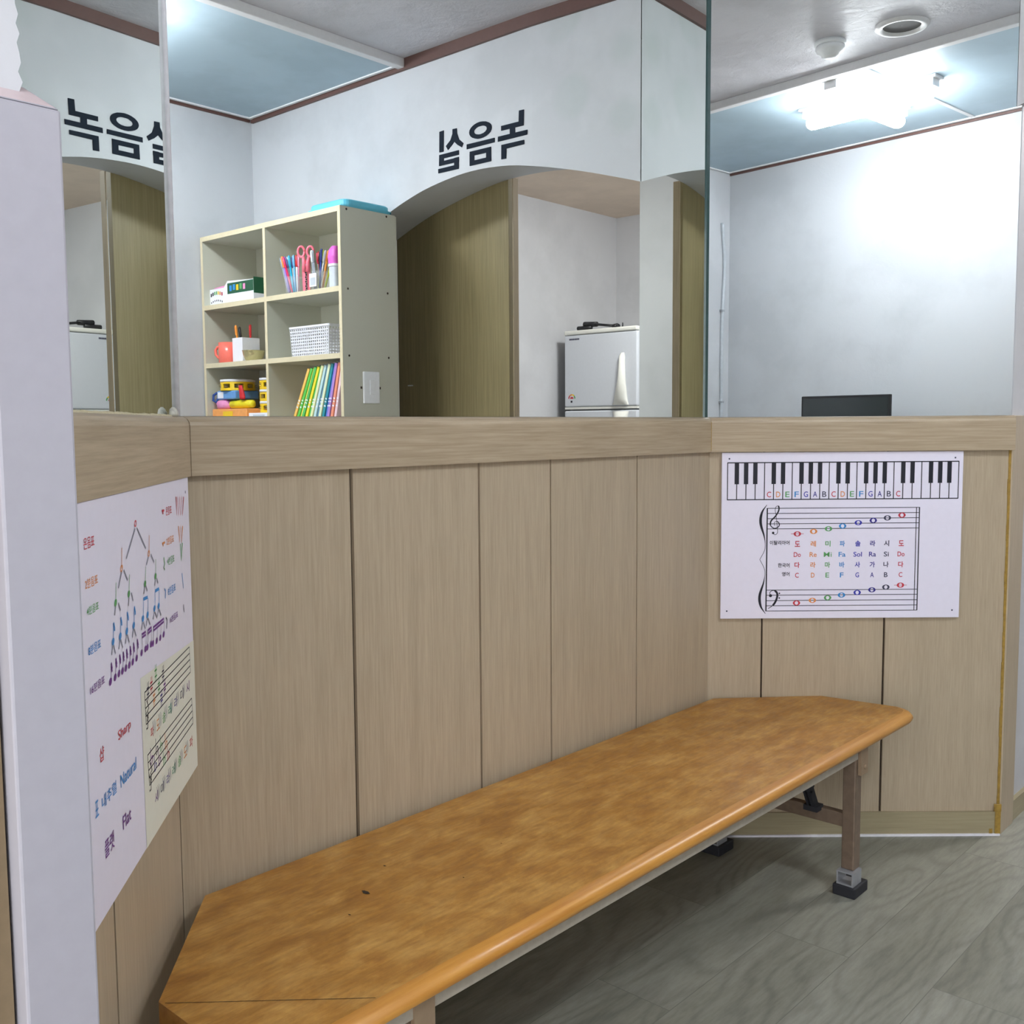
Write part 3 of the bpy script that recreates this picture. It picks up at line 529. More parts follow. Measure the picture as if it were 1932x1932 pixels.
# ------------------------------------------------------------------ charts on the bay walls
def chart(F, x0, x1, n, z0, z1, label):
    o = MB().box(0, x1 - x0, 0, 0.005, 0, z1 - z0).build('music_chart', 'board_white', bevel=0.0008)
    o.matrix_world = F @ Matrix.Translation((x0, n, z0)); return tag(o, label, 'poster', 'music charts on the wood panelling')
def screws(o, pts):
    for x, z in pts: MB().lathe([(0.003, -0.0012), (0.0025, -0.0002), (0.0001, 0.0)], n=10).build('screw', 'print_ink', o).matrix_basis = Matrix.Translation((x, -0.0002, z)) @ Matrix.Rotation(R(90), 4, 'X')
# right chart: frame x from 0.033, z 0.6445..1.1190
X0, Z0, PN = 0.033, 0.6445, 0.0095
ch = chart(FR, X0, X0 + 0.681, PN, Z0, 1.1190, 'white board with piano keyboard and grand staff on the right wall panels')
# two wooden shims hold it off the panels
for z in (0.05, 0.39): MB().box(0.05, 0.63, 0.005, 0.0117, z, z + 0.03).build('wall_batten', 'white_trim', ch)
screws(ch, [(0.021, 0.457), (0.658, 0.456), (0.661, 0.021), (0.018, 0.022)])
f = lambda x, z: (x - X0, -0.0004, z - Z0)
f2 = lambda x, z: (x - X0, -0.0006, z - Z0)
kb = MB(); KX0, KX1, KZ0, KZ1 = 0.0492, 0.7012, 0.9856, 1.0905; kw = (KX1 - KX0) / 25
def rect(mb, x0, x1, z0, z1, f): mb.face([f(x0, z0), f(x1, z0), f(x1, z1), f(x0, z1)])
for x in [KX0 + kw * i for i in range(26)]: rect(kb, x - 0.0013, x + 0.0013, KZ0, KZ1, f)
rect(kb, KX0 - .0009, KX1 + .0009, KZ0 - .0014, KZ0 + .0014, f); rect(kb, KX0 - .0009, KX1 + .0009, KZ1 - .0018, KZ1 + .0012, f)
whites = 'FGAB' + 'CDEFGAB' * 3
for i in range(24):
    if whites[i] in 'CDFGA': rect(kb, KX0 + kw * (i + 1) - 0.0062, KX0 + kw * (i + 1) + 0.0062, KZ1 - 0.061, KZ1, f2)
pal = dict(C='red', D='orange', E='green', F='blue', G='indigo', A='navy', B='ink')
mats = ['print_black'] + ['print_' + c for c in ('red', 'orange', 'green', 'blue', 'indigo', 'navy', 'ink')]
ci = {c: i for i, c in enumerate(['black', 'red', 'orange', 'green', 'blue', 'indigo', 'navy', 'ink'])}
for i in range(4, 19):
    kb.cur = ci[pal[whites[i]]]; x = KX0 + kw * (i + 0.5); put_text(kb, whites[i], x - 0.0058, x + 0.0062, 0.992, 1.0078, f2, 0.008)
kb.build('keyboard_diagram', mats, ch)
st = MB(); sx0, sx1 = 0.1628, 0.5935
for z in (0.9606, 0.9459, 0.9312, 0.9166, 0.9020, 0.7265, 0.7118, 0.6962, 0.6813, 0.6662): rect(st, sx0, sx1, z - .0009, z + .0009, f)
rect(st, sx0 - .0018, sx0 + .0018, 0.6656, 0.9612, f); rect(st, sx1 - .0015, sx1 + .0015, 0.6656, 0.9612, f); rect(st, sx1 - .0096, sx1 - .0074, 0.6656, 0.9612, f)
def brace():
    c = curve([(0.1612, 0.9704), (0.1475, 0.948), (0.1445, 0.918), (0.1555, 0.878), (0.1575, 0.845), (0.1434, 0.8145)], 8)
    w = [0.0014 + 0.0062 * math.sin(math.pi * min(1, i / 28)) ** 1.5 * (1 if i < 34 else .5) for i in range(len(c))]
    stroke(st, c, w, f)
    c = [(x, 2 * 0.8145 - z) for x, z in c]; stroke(st, c, w, f)
brace()
cl = curve([(0.1795, 0.8900), (0.1845, 0.8855), (0.1905, 0.8880), (0.1925, 0.8980), (0.1880, 0.9380), (0.1850, 0.9560), (0.1880, 0.9655), (0.1945, 0.9660), (0.1950, 0.9540), (0.1860, 0.9380), (0.1740, 0.9250), (0.1725, 0.9120), (0.1830, 0.9035), (0.1950, 0.9080), (0.1970, 0.9170), (0.1900, 0.9235), (0.1825, 0.9190), (0.1845, 0.9110)], 6)
stroke(st, cl, [0.0014 + (0.0026 if 40 < i < 66 else 0.0012 if 66 <= i < 90 else 0) for i in range(len(cl))], f2); ellipse(st, 0.1802, 0.8905, 0.0035, 0.0035, f2, 12)
bc = curve([(0.1735, 0.7125), (0.1740, 0.7210), (0.1830, 0.7255), (0.1925, 0.7200), (0.1945, 0.7080), (0.1880, 0.6900), (0.1780, 0.6790), (0.1690, 0.6735)], 6)
stroke(st, bc, [0.0018 + (0.004 if 14 < i < 34 else 0) for i in range(len(bc))], f2); ellipse(st, 0.1752, 0.7105, 0.0045, 0.0045, f2, 12)
for z in (0.7170, 0.7035): ellipse(st, 0.2005, z, 0.0022, 0.0022, f2, 10)
TN = [(0.2489, 0.8873), (0.2949, 0.8940), (0.3369, 0.9013), (0.3768, 0.9090), (0.4211, 0.9180), (0.4634, 0.9242), (0.5032, 0.9312), (0.5442, 0.9388)]
BN = [(0.2497, 0.6890), (0.2948, 0.6962), (0.3382, 0.7036), (0.3776, 0.7110), (0.4221, 0.7180), (0.4639, 0.7255), (0.5035, 0.7330), (0.5449, 0.7385)]
cols = ['red', 'orange', 'green', 'blue', 'indigo', 'navy', 'ink', 'red']
for row, led in ((TN, 0), (BN, 7)):
    for k, (x, z) in enumerate(row):
        st.cur = ci[cols[k]]; ellipse(st, x, z, 0.0105, 0.0073, f2, 22, hole=0.72, hx=0.46)
        if k == led: rect(st, x - 0.018, x + 0.018, z - .0006, z + .0006, f2)
st.build('staff_diagram', mats, ch)
tb = MB(); TX = [0.2496, 0.2947, 0.3361, 0.3770, 0.4211, 0.4633, 0.5025, 0.5443]
for z, words, h, wd in ((0.8588, '도레미파솔라시도', 0.0165, 0.0148), (0.8280, ['Do', 'Re', 'Mi', 'Fa', 'Sol', 'Ra', 'Si', 'Do'], 0.0138, 0.0100), (0.7983, '다라마바사가나다', 0.0165, 0.0148), (0.7688, 'CDEFGABC', 0.0140, 0.0104)):
    for k, wds in enumerate(words):
        tb.cur = ci[cols[k]]; w_ = wd * len(wds); 
        if wds == 'Si': w_ *= 0.72
        if wds == 'Sol': w_ *= 0.80
        if wds == 'Mi': w_ *= 1.12
        put_text(tb, wds, TX[k] - w_ / 2, TX[k] + w_ / 2, z - h / 2, z + h / 2, f2, 0.022 if wds > 'z' else 0.004 if wds == 'Mi' else 0.012)
tb.cur = 0
for s_, x0, x1, z in (('이탈리아어', 0.1711, 0.2270, 0.8624), ('한국어', 0.1952, 0.2281, 0.7977), ('영어', 0.2069, 0.2285, 0.7723)): put_text(tb, s_, x0, x1, z - .0062, z + .0062, f2, 0.02)
tb.build('note_name_table', mats, ch)
# left chart (coordinates: distance back from the corner, height)
LX1, LZ0, LZ1 = 0.0185, 0.6425, 1.1205
cl_ = chart(FL, -0.705, -LX1, 0.002, LZ0, LZ1, 'slanted white board with rhythm tree and accidentals on the left wall panels')
for z in (0.05, 0.39): MB().box(0.05, 0.63, 0.005, 0.0322, z, z + 0.03).build('wall_batten', 'white_trim', cl_)
g = lambda u, z: (0.705 - u, -0.0004, z - LZ0)
g2 = lambda u, z: (0.705 - u, -0.0006, z - LZ0)
m = MB(); m.face([g(0.355, LZ0 + .0005), g(LX1 + .0003, LZ0 + .0005), g(LX1 + .0003, 0.853), g(0.355, 0.873)]); m.build('cream_field', 'board_cream', cl_)
mats = ['print_black'] + ['print_' + c for c in ('red', 'orange', 'green', 'blue', 'purple', 'ink', 'navy', 'grey', 'teal')]
ci = {c: i for i, c in enumerate(['black', 'red', 'orange', 'green', 'blue', 'purple', 'ink', 'navy', 'grey', 'teal'])}
tr = MB(); stf = MB()
for col, w, pts in LL:
    b = stf if (pts[0][1] < 0.86 and pts[0][0] < 0.335 and col == 'black') else tr
    b.cur = ci[col]; stroke(b, pts, {.006: .0032, .008: .0045, .0022: .0042}.get(w, w), g2)
for col, hol, u, z in LH: tr.cur = ci[col]; ellipse(tr, u, z, 0.0058, 0.0042, g2, 12, hole=(0.6 if hol else 0), rot=-0.4)
for s_, col, u, z in LA:
    stf.cur = ci[col]; put_text(stf, '#' if s_ == '#' else '\u266d', u + 0.0065, u - 0.0065, z - 0.012, z + 0.012, g2, 0.0)
lt = MB()
for (ua, za), (ub, zb_) in zip([(q[2], q[4]) for q in LT[-14:]], [(q[2], q[4]) for q in LT[-13:]]):   # grey marks between the note names
    if abs(ua - ub) < 0.08: lt.cur = ci['grey']; um = (ua + ub) / 2; put_text(lt, ')))', um + 0.0065, um - 0.0105, (za + zb_) / 2 + 0.001, (za + zb_) / 2 + 0.021, g2, 0.0)
for s_, col, ua, ub, za, zb_ in LT: lt.cur = ci[col]; put_text(lt, s_, ua, ub, za, zb_, g2, 0.006)
tr.build('rhythm_tree', mats, cl_); stf.build('accidental_staff', mats, cl_); lt.build('note_name_lettering', mats, cl_)
screws(cl_, [(0.665, 0.455), (0.672, 0.03)])
# lettering over the arch
t = thing('wall_lettering', 'dark cut-out Korean lettering on the white wall above the arch', 'sign', (EX, 0.18, 2.33))
for nm, key in (('letter', 'nok'), ('letter', 'eum'), ('letter', 'sil')):
    m = MB()
    for k, poly in enumerate(SIGN[key]): m.prism(poly, EX - 0.003 - 0.00015 * k, EX + 0.0005, lambda y, z, x: (x, y, z))
    if key == 'eum':
        n_ = len(RING)
        for i in range(n_):
            (a, b), (c, d) = RING[i], RING[(i + 1) % n_]
            m.loft([[(x, *a), (x, *c), (x, *d), (x, *b)] for x in (EX - 0.003, EX + 0.0005)])
    m.build(nm, 'sign_dark', t, world=True)
# ------------------------------------------------------------------ open shelf and what stands in it
SX, SY0, SY1 = 2.73, -1.422, -0.355
t = thing('open_shelf', 'cream open cube shelf beside the arch, a light switch on its end', 'shelf', (2.88, -0.888, 0))
BT = 0.011
boards = [2.103, 1.776, 1.498, 1.220, 0.942, 0.664, 0.386, 0.075]
MB().box(SX + 0.0015, 3.034, SY0, SY0 + 0.018, 0, 2.114).build('side_panel', 'shelf_laminate', t, world=True)
sp = MB().box(SX + 0.0015, 3.034, SY1 - 0.018, SY1, 0, 2.114).build('side_panel', 'shelf_laminate', t, world=True)
MB().box(SX + 0.0015, 3.034, -0.906, -0.888, 0.064, 2.092).build('divider', 'shelf_laminate', t, world=True)
for z in boards:
    for a, b in ((SY0 + 0.0185, -0.9065), (-0.8875, SY1 - 0.0185)):
        MB().box(SX + 0.0015, 3.030, a, b, z - BT, z + BT).build('shelf_board', 'shelf_laminate', t, world=True)
MB().box(3.0345, 3.0405, SY0, SY1, 0.05, 2.11).build('back_panel', 'shelf_laminate', t, world=True)
m = MB()
for y in (SY0, -0.906, SY1 - 0.018): m.box(SX, SX + 0.0013, y, y + 0.018, 0, 2.114)
for z in boards: m.box(SX - 0.0003, SX + 0.0012, SY0 + 0.018, SY1 - 0.018, z - BT, z + BT)
m.build('edge_band', 'shelf_edge', t, world=True)
for z in (2.103, 1.776, 1.498):
    for x in (SX + 0.035, 2.985):
        q = MB().lathe([(0.005, 0), (0.004, 0.0012), (0.0005, 0.0014)], n=10); q.v = [Vector((x + p.x, SY1 + p.z, z + p.y)) for p in q.v]
        q.build('screw', 'dark_gap', sp, world=True)
def sh(ya, x, z=None):
    """a spot seen at height/offset on the shelf front, moved back to depth x"""
    k = x / 2.73; y = 3.06 + (ya - 3.06) * k
    return y if z is None else (y, 1.2 + (z - 1.2) * k)
S1, S2, S3 = 1.776 + BT, 1.498 + BT, 1.220 + BT     # the tops of the three boards in view

sw = thing('light_switch', 'white light switch fixed on the end panel of the cream shelf', 'switch', (2.878, SY1, 1.366))
MB().box(2.834, 2.922, SY1, SY1 + 0.010, 1.298, 1.434).build('plate', 'wall_white_plastic', sw, world=True, bevel=0.003)
MB().box(2.866, 2.892, SY1 + 0.010, SY1 + 0.0135, 1.335, 1.398).build('rocker', 'wall_white_plastic', sw, world=True, bevel=0.0015)
for x in (2.826, 2.930): MB().box(x - 0.004, x + 0.004, SY1 + 0.0002, SY1 + 0.003, 1.360, 1.370).build('screw', 'dark_gap', sw, world=True, bevel=0.001)

flat('lid_blue', srgb(96, 186, 208), 0.4, var=0.04); flat('coral', srgb(238, 112, 96), 0.25, var=0.03); flat('box_white', srgb(234, 232, 238), 0.45, var=0.02)
flat('box_green', srgb(28, 84, 56), 0.4); flat('gold_metal', srgb(212, 198, 150), 0.25, 0.75); flat('yellow', srgb(238, 196, 28), 0.35, var=0.04)
flat('jingle', srgb(214, 190, 120), 0.25, 0.9); flat('bag_blue', srgb(104, 156, 214), 0.6); flat('bag_dark_blue', srgb(34, 70, 140), 0.6); flat('pouch_pink', srgb(226, 142, 186), 0.6)
flat('stick_yellow', srgb(226, 210, 30), 0.55); flat('box_orange', srgb(238, 160, 90), 0.5); flat('strap_red', srgb(200, 32, 40), 0.5); flat('pink', srgb(244, 120, 140), 0.35)
flat('magenta', srgb(214, 96, 190), 0.45); flat('paper_grey', srgb(196, 200, 208), 0.6)

# blue lid on top
lid = thing('container_lid', 'light blue plastic container lid lying on top of the cream shelf', 'lid', (2.88, -0.47, 2.114))
m = MB()
def rrect(x0, x1, y0, y1, r, n=5):
    out = []
    for cx, cy, a0 in ((x1 - r, y1 - r, 0), (x0 + r, y1 - r, 90), (x0 + r, y0 + r, 180), (x1 - r, y0 + r, 270)):
        for k in range(n + 1): a = R(a0 + 90 * k / n); out.append((cx + r * math.cos(a), cy + r * math.sin(a)))
    return out
ring = lambda d, z: [(x, y, z) for x, y in rrect(2.755 + d, 3.025 - d, -0.615 + d, -0.355 - d, 0.035)]
m.loft([ring(0.0, 2.1145), ring(0, 2.126), ring(0.005, 2.1265), ring(0.006, 2.144), ring(0.010, 2.149), ring(0.016, 2.150)]); m.build('cover', 'lid_blue', lid, world=True)
m = MB(); m.loft([ring(-0.004, 2.121), ring(-0.004, 2.1255), ring(0.002, 2.1262), ring(0.002, 2.1205)], cap=False); m.build('rim', 'lid_blue', lid, world=True)

# crayon carton
cb = thing('crayon_carton', 'white and green crayon carton in the top left compartment of the shelf', 'box', (2.80, -1.21, S1))
x0, x1 = 2.765, 2.875; ya, yb, yc = sh(-1.352, x0), sh(-1.225, x0), sh(-0.985, x0)
m = MB().box(x0, x1, ya, yb, S1, S1 + 0.080); m.build('tray', 'box_white', cb, world=True, bevel=0.001)
m = MB().loft([[(x0 - .001, yb - 0.01, S1), (x0 - .001, yc, S1), (x0 - .001, yc, S1 + 0.098), (x0 - .001, yb + 0.03, S1 + 0.108), (x0 - .001, yb - 0.01, S1 + 0.072)],
               [(x1, yb - 0.01, S1), (x1, yc, S1), (x1, yc, S1 + 0.112), (x1, yb + 0.03, S1 + 0.112), (x1, yb - 0.01, S1 + 0.085)]]); m.build('sleeve', 'box_white', cb, world=True)
m = MB().box(x0 - 0.0022, x0 - 0.0012, yb + 0.03, yc, S1 + 0.046, S1 + 0.096).box(x0, x1, yc, yc + 0.001, S1 + 0.035, S1 + 0.108); m.build('banner', 'box_green', cb, world=True)
pr = MB(); names = ['box_white', 'print_black', 'print_orange', 'print_red', 'print_blue', 'yellow', 'print_green', 'pouch_pink']
for k in range(7):
    y = ya + 0.016 + k * 0.0155; h = 0.010 * math.sin(math.pi * (k + 0.5) / 7)
    pr.cur = [1, 1, 6, 6, 5, 2, 3][k]; pr.box(x0 - 0.0012, x0 - 0.0002, y - 0.0045, y + 0.0045, S1 + 0.042 + h, S1 + 0.058 + h)
    pr.cur = 1; pr.box(x0 - 0.0012, x0 - 0.0002, y - 0.0022, y + 0.0022, S1 + 0.010 + h, S1 + 0.018 + h)
for k in range(5):
    y = yb + 0.058 + k * 0.028; pr.cur = [4, 4, 5, 6, 7][k]; pr.box(x0 - 0.0030, x0 - 0.0023, y - 0.009, y + 0.009, S1 + 0.058 + 0.003 * (k % 2), S1 + 0.084 + 0.003 * (k % 2))
pr.build('carton_print', names, cb, world=True)
m = MB()
for k in range(5): m.tube([(x0 + 0.02 + k * 0.018, ya + 0.02, S1 + 0.084), (x0 + 0.02 + k * 0.018, yb - 0.02, S1 + 0.088 + 0.004 * (k % 2))], 0.006, 7)
m.build('crayon', 'pouch_pink', cb, world=True)

# cups of pens, scissors
def cup(ya_, x, r, h, label):
    c = thing('pen_cup', label, 'cup', (x, sh(ya_, x), S1), 'clear pen cups on the top shelf')
    MB().lathe([(r * 0.92, 0), (r, h), (r - 0.002, h), (r * 0.92 - 0.002, 0.003), (0.001, 0.003)], n=20).build('wall', 'clear_plastic', c)
    return c
c1 = cup(-0.675, 2.80, 0.044, 0.080, 'clear pen cup at the left, crammed with slanted pens')
c2 = cup(-0.49, 2.80, 0.042, 0.085, 'clear pen cup with a white label, right of the pink scissors')
MB().box(-0.0450, -0.0432, -0.022, 0.026, 0.018, 0.074).build('label_sticker', 'box_white', c2)
m = MB()
for k in range(14): m.box(-0.0456, -0.0450, -0.016 + k * 0.0026, -0.0148 + k * 0.0026 + 0.0006 * (k % 3), 0.024, 0.056)
m.build('sticker_print', 'paper_grey', c2)
pen0 = thing('pen', 'x', 'pen', (0, 0, 0), 'pens in the clear cups')
flat('pen_body', srgb(200, 200, 210), 0.3)
MB().lathe([(0.0012, 0), (0.0040, 0.012), (0.0044, 0.02), (0.0044, 0.118)], n=10).build('barrel', 'pen_body', pen0)
MB().lathe([(0.0050, 0.118), (0.0056, 0.122), (0.0056, 0.166), (0.0030, 0.171)], n=10).build('cap', 'pen_body', pen0)
MB().box(-0.0072, -0.0052, -0.0014, 0.0014, 0.124, 0.166).build('clip', 'pen_body', pen0)
pcol = dict(green=(76, 176, 90), violet=(150, 120, 196), white=(235, 235, 240), cyan=(40, 168, 206), navy=(44, 58, 130), crimson=(224, 44, 92), sky=(112, 180, 226), lime=(206, 214, 50), grey=(150, 154, 164), black=(30, 30, 34), red=(204, 46, 50), silver=(196, 198, 200), orange=(240, 150, 60), rose=(238, 150, 176))
for k, v in pcol.items(): flat('pen_' + k, srgb(*v), 0.3, var=0.03)
spec = [(c1, 'green', 'silver', -.026, -.018, -6, -12), (c1, 'violet', 'white', -.022, .000, -4, -14), (c1, 'white', 'white', -.012, -.026, 3, -10), (c1, 'cyan', 'cyan', -.020, .014, -2, -9),
        (c1, 'navy', 'silver', .004, -.012, 6, -8), (c1, 'crimson', 'crimson', -.027, .008, -8, -16), (c1, 'sky', 'sky', -.012, .024, 2, -5), (c1, 'lime', 'white', .012, .010, 6, -4), (c1, 'rose', 'rose', .008, .026, 4, 0), (c1, 'grey', 'grey', -.030, -.030, -3, -17), (c1, 'orange', 'violet', -.034, -.012, -6, -13), (c1, 'red', 'white', .000, .030, 3, -4), (c1, 'silver', 'crimson', -.004, -.034, 4, -15), (c1, 'black', 'white', .016, .022, 5, -7),
        (c2, 'grey', 'grey', -.022, -.020, -3, -4), (c2, 'black', 'black', -.006, -.010, 4, 2), (c2, 'red', 'red', .010, -.022, 5, -6), (c2, 'lime', 'lime', -.018, .006, -4, 16), (c2, 'silver', 'silver', -.020, .016, -3, 20), (c2, 'orange', 'orange', .008, .010, 5, 12), (c2, 'crimson', 'silver', .016, -.030, 5, -9), (c2, 'white', 'grey', -.026, -.032, -3, -3), (c2, 'navy', 'navy', -.028, .026, -4, 10), (c2, 'green', 'lime', .012, .030, 4, 22)]
for i, (c, cap_, body, dx, dy, ax, ay) in enumerate(spec):
    nm = 'left' if c is c1 else 'right'
    lab = {'white': 'white-capped pen', 'silver': 'silver pen'}.get(cap_, cap_ + '-capped pen') + (' leaning in the left clear cup' if c is c1 else ' standing in the labelled clear cup')
    p_ = Vector(c.location) + Vector((dx * 0.7, dy * 0.7 - math.sin(R(ay)) * 0.02, 0.0075))
    mats_ = {'cap': 'pen_' + cap_, 'barrel': 'pen_' + body, 'clip': 'pen_' + cap_}
    if i == 0:
        pen0.location = p_; pen0.rotation_euler = (-R(ay), R(ax * .6), 0.3 * i); pen0['label'] = lab
        for ch_ in pen0.children: ch_.data.materials[0] = M[mats_[ch_.name.split('.')[0]]]
    else: dup(pen0, p_, (-R(ay), R(ax * .6), 0.0), lab, mats_)
sc_ = thing('scissors', 'pink handled craft scissors standing in the top right compartment', 'scissors', (2.785, sh(-0.590, 2.785), S1), rot=(0, 0, R(-38))); sc_.scale = (1.08, 1.08, 1.08)
for sgn in (-1, 1):
    m = MB(); pts = [(0.0, sgn * 0.019 + 0.0135 * math.cos(a), 0.166 + 0.021 * math.sin(a)) for a in [2 * math.pi * k / 18 for k in range(19)]]
    m.tube(pts, 0.0050, 8); m.tube([(0, sgn * 0.012, 0.148), (0, sgn * 0.008, 0.125), (0.0, sgn * 0.007, 0.085)], [0.0055, 0.0085, 0.0095], 8); m.build('handle', 'pink', sc_)
    MB().loft([[(0.001 * sgn, sgn * 0.001, 0.108), (0.001 * sgn, sgn * 0.017, 0.108), (0.003 * sgn, sgn * 0.017, 0.108), (0.003 * sgn, sgn * 0.001, 0.108)], [(0.001 * sgn, sgn * 0.002, 0.001), (0.001 * sgn, sgn * 0.014, 0.001), (0.003 * sgn, sgn * 0.014, 0.001), (0.003 * sgn, sgn * 0.002, 0.001)]]).build('blade', 'pink', sc_)
m = MB()
for k in range(11): m.box(-0.0062, -0.0048, -0.004 + 0.002 * (k % 2), 0.002 + 0.002 * (k % 2), 0.006 + k * 0.009, 0.0125 + k * 0.009)
m.build('zigzag_edge', 'print_black', sc_)
m = MB().lathe([(0.0006, -0.006), (0.005, -0.005), (0.005, 0.005), (0.0006, 0.006)], (0, 0, 0.112), 10, ax='x'); m.build('rivet', 'steel_grey', sc_)
mk = thing('zip_case', 'magenta and white case standing at the right end of the top shelf', 'case', (2.79, sh(-0.388, 2.79), S1)); mk.scale = (0.85, 0.72, 1.0)
m = MB(); m.loft([[(x, y, z) for x, y in rrect(-0.028 + d, 0.028 - d, -0.032 + d, 0.032 - d, 0.016)] for z, d in ((0, 0.004), (0.004, 0), (0.095, 0))]); m.build('base', 'paper_grey', mk)
m = MB(); m.loft([[(x, y + s_, z) for x, y in rrect(-0.030 + d, 0.030 - d, -0.034 + d, 0.034 - d, 0.018)] for z, d, s_ in ((0.096, 0, 0), (0.135, -0.002, -.004), (0.165, 0.004, -.006), (0.180, 0.014, -.004))]); m.build('top', 'magenta', mk)
m = MB(); m.loft([[(x, y, z) for x, y in rrect(-0.032, 0.032, -0.036, 0.036, 0.018)] for z in (0.094, 0.104)]); m.build('zip_band', 'box_white', mk)

# middle row
mug = thing('mug', 'coral pink mug in the middle left compartment of the shelf', 'mug', (2.788, -1.294, S2)); mug.scale = (1.27, 1.27, 1.05)
MB().lathe([(0.034, 0), (0.0375, 0.004), (0.0375, 0.094), (0.0345, 0.0945), (0.0345, 0.010), (0.001, 0.008)], n=28).build('body', 'coral', mug)
an = R(248); hp = [(0.035 * math.cos(an) + d * math.cos(an), 0.035 * math.sin(an) + d * math.sin(an), z) for d, z in ((0, 0.074), (0.014, 0.077), (0.024, 0.062), (0.022, 0.040), (0.010, 0.026), (0.0, 0.024))]
MB().tube(hp, 0.0055, 8).build('handle', 'coral', mug)
wb = thing('pen_box', 'open white box of pens behind the coral mug', 'box', (2.82, -1.205, S2))
bx = MB(); a, b, c, d, h = 2.776, 2.872, -1.241, -1.157, 0.116
bx.box(a, b, c, d, S2, S2 + 0.003).box(a, a + .002, c, d, S2 + .003, S2 + h).box(b - .002, b, c, d, S2 + .003, S2 + h).box(a + .002, b - .002, c, c + .002, S2 + .003, S2 + h).box(a + .002, b - .002, d - .002, d, S2 + .003, S2 + h)
bx.build('carton', 'box_white', wb, world=True)
for k, (cl2, lab, dx, dy, ax, ay) in enumerate((('orange', 'orange pen sticking out of the white box', 0.026, -0.024, -4, -3), ('black', 'black pen slanting out of the white box', 0.034, -0.008, 4, -14), ('red', 'dark red pen standing upright in the white box', 0.05, 0.030, 0, 2))):
    dup(pen0, (2.776 + dx, -1.198 + dy, S2 + 0.008), (-R(ay), R(ax), 0), lab, {'cap': 'pen_' + cl2, 'barrel': 'pen_' + cl2, 'clip': 'pen_' + cl2})['group'] = 'pens in the white box'
bw = thing('metal_bowl', 'small brass-coloured metal bowl beside the white pen box', 'bowl', (2.790, -1.088, S2))
MB().lathe([(0.030, 0), (0.040, 0.006), (0.050, 0.034), (0.052, 0.048), (0.0545, 0.050), (0.050, 0.048), (0.047, 0.034), (0.037, 0.009), (0.001, 0.006)], n=30).build('shell', 'gold_metal', bw)
bk = thing('plastic_basket', 'white perforated plastic basket in the middle right compartment', 'basket', (2.85, -0.62, S2))
def basket_wall(p0, p1, q0, q1, nx, nz):
    """panel of bars with rows of slots between them; p bottom edge, q top edge"""
    m = MB(); p0, p1, q0, q1 = map(Vector, (p0, p1, q0, q1)); nrm = (p1 - p0).cross(q0 - p0).normalized() * 0.0012
    P_ = lambda u, v: (p0.lerp(p1, u)).lerp(q0.lerp(q1, u), v)
    def cell(u0, u1, v0, v1): m.loft([[P_(u0, v0) + s * nrm, P_(u1, v0) + s * nrm, P_(u1, v1) + s * nrm, P_(u0, v1) + s * nrm] for s in (-1, 1)])
    us, vs = 1 / nx, 1 / nz
    for j in range(nz + 1): v = j * vs * 0.94 + 0.0; cell(0, 1, v, min(1, v + vs * 0.40))
    for i in range(nx + 1): u = i * us; cell(max(0, u - us * 0.19), min(1, u + us * 0.19), 0, 1)
    return m
X0, X1, Y0, Y1, H, fl = 2.762, 2.945, -0.748, -0.488, 0.128, 0.010
for nm_, a, b in (('front', (X0, Y0), (X0, Y1)), ('side', (X0, Y1), (X1, Y1)), ('side', (X1, Y0), (X0, Y0)), ('back', (X1, Y1), (X1, Y0))):
    def up(p): return (p[0] + (fl * .4 if p[0] > 2.8 else -fl * .4), p[1] + (fl if p[1] > -.6 else -fl), S2 + H)
    basket_wall((*a, S2), (*b, S2), up(a), up(b), 19 if nm_ in ('front', 'back') else 12, 9).build('lattice_' + nm_, 'box_white', bk, world=True)
MB().box(X0, X1, Y0, Y1, S2 + .0002, S2 + .003).build('bottom', 'box_white', bk, world=True)
m = MB(); o_ = rrect(X0 - fl * .4 - .004, X1 + fl * .4 + .004, Y0 - fl - .004, Y1 + fl + .004, 0.008); i_ = rrect(X0 - fl * .4 + .003, X1 + fl * .4 - .003, Y0 - fl + .003, Y1 + fl - .003, 0.006)
m.loft([[(x, y, S2 + H - .004) for x, y in o_], [(x, y, S2 + H + .004) for x, y in o_], [(x, y, S2 + H + .004) for x, y in i_], [(x, y, S2 + H - .004) for x, y in i_], [(x, y, S2 + H - .004) for x, y in o_]], cap=False); m.build('rim', 'box_white', bk, world=True)

# bottom row in view: tambourines, bags, books
ob = thing('flat_box', 'orange flat box at the bottom of the tambourine pile', 'box', (2.83, -1.23, S3)); MB().box(2.752, 2.93, -1.395, -1.105, S3 + .0002, S3 + 0.058).build('carton', 'box_orange', ob, world=True, bevel=0.004)
MB().box(2.750, 2.752, -1.30, -1.22, S3 + 0.012, S3 + 0.046).build('front_label', 'yellow', ob, world=True)
wb2 = thing('flat_box', 'white flat box under the stack of three yellow tambourines', 'box', (2.84, -1.0, S3)); MB().box(2.76, 2.93, -1.098, -0.910, S3 + .0002, S3 + 0.036).build('carton', 'box_white', wb2, world=True, bevel=0.002)
MB().box(2.758, 2.760, -1.06, -0.97, S3 + 0.008, S3 + 0.028).build('front_label', 'paper_grey', wb2, world=True)
z0 = S3 + 0.0585
pk = thing('pouch', 'crumpled pink pouch below the blue bag', 'pouch', (2.80, -1.335, z0))
m = MB(); random.seed(5)
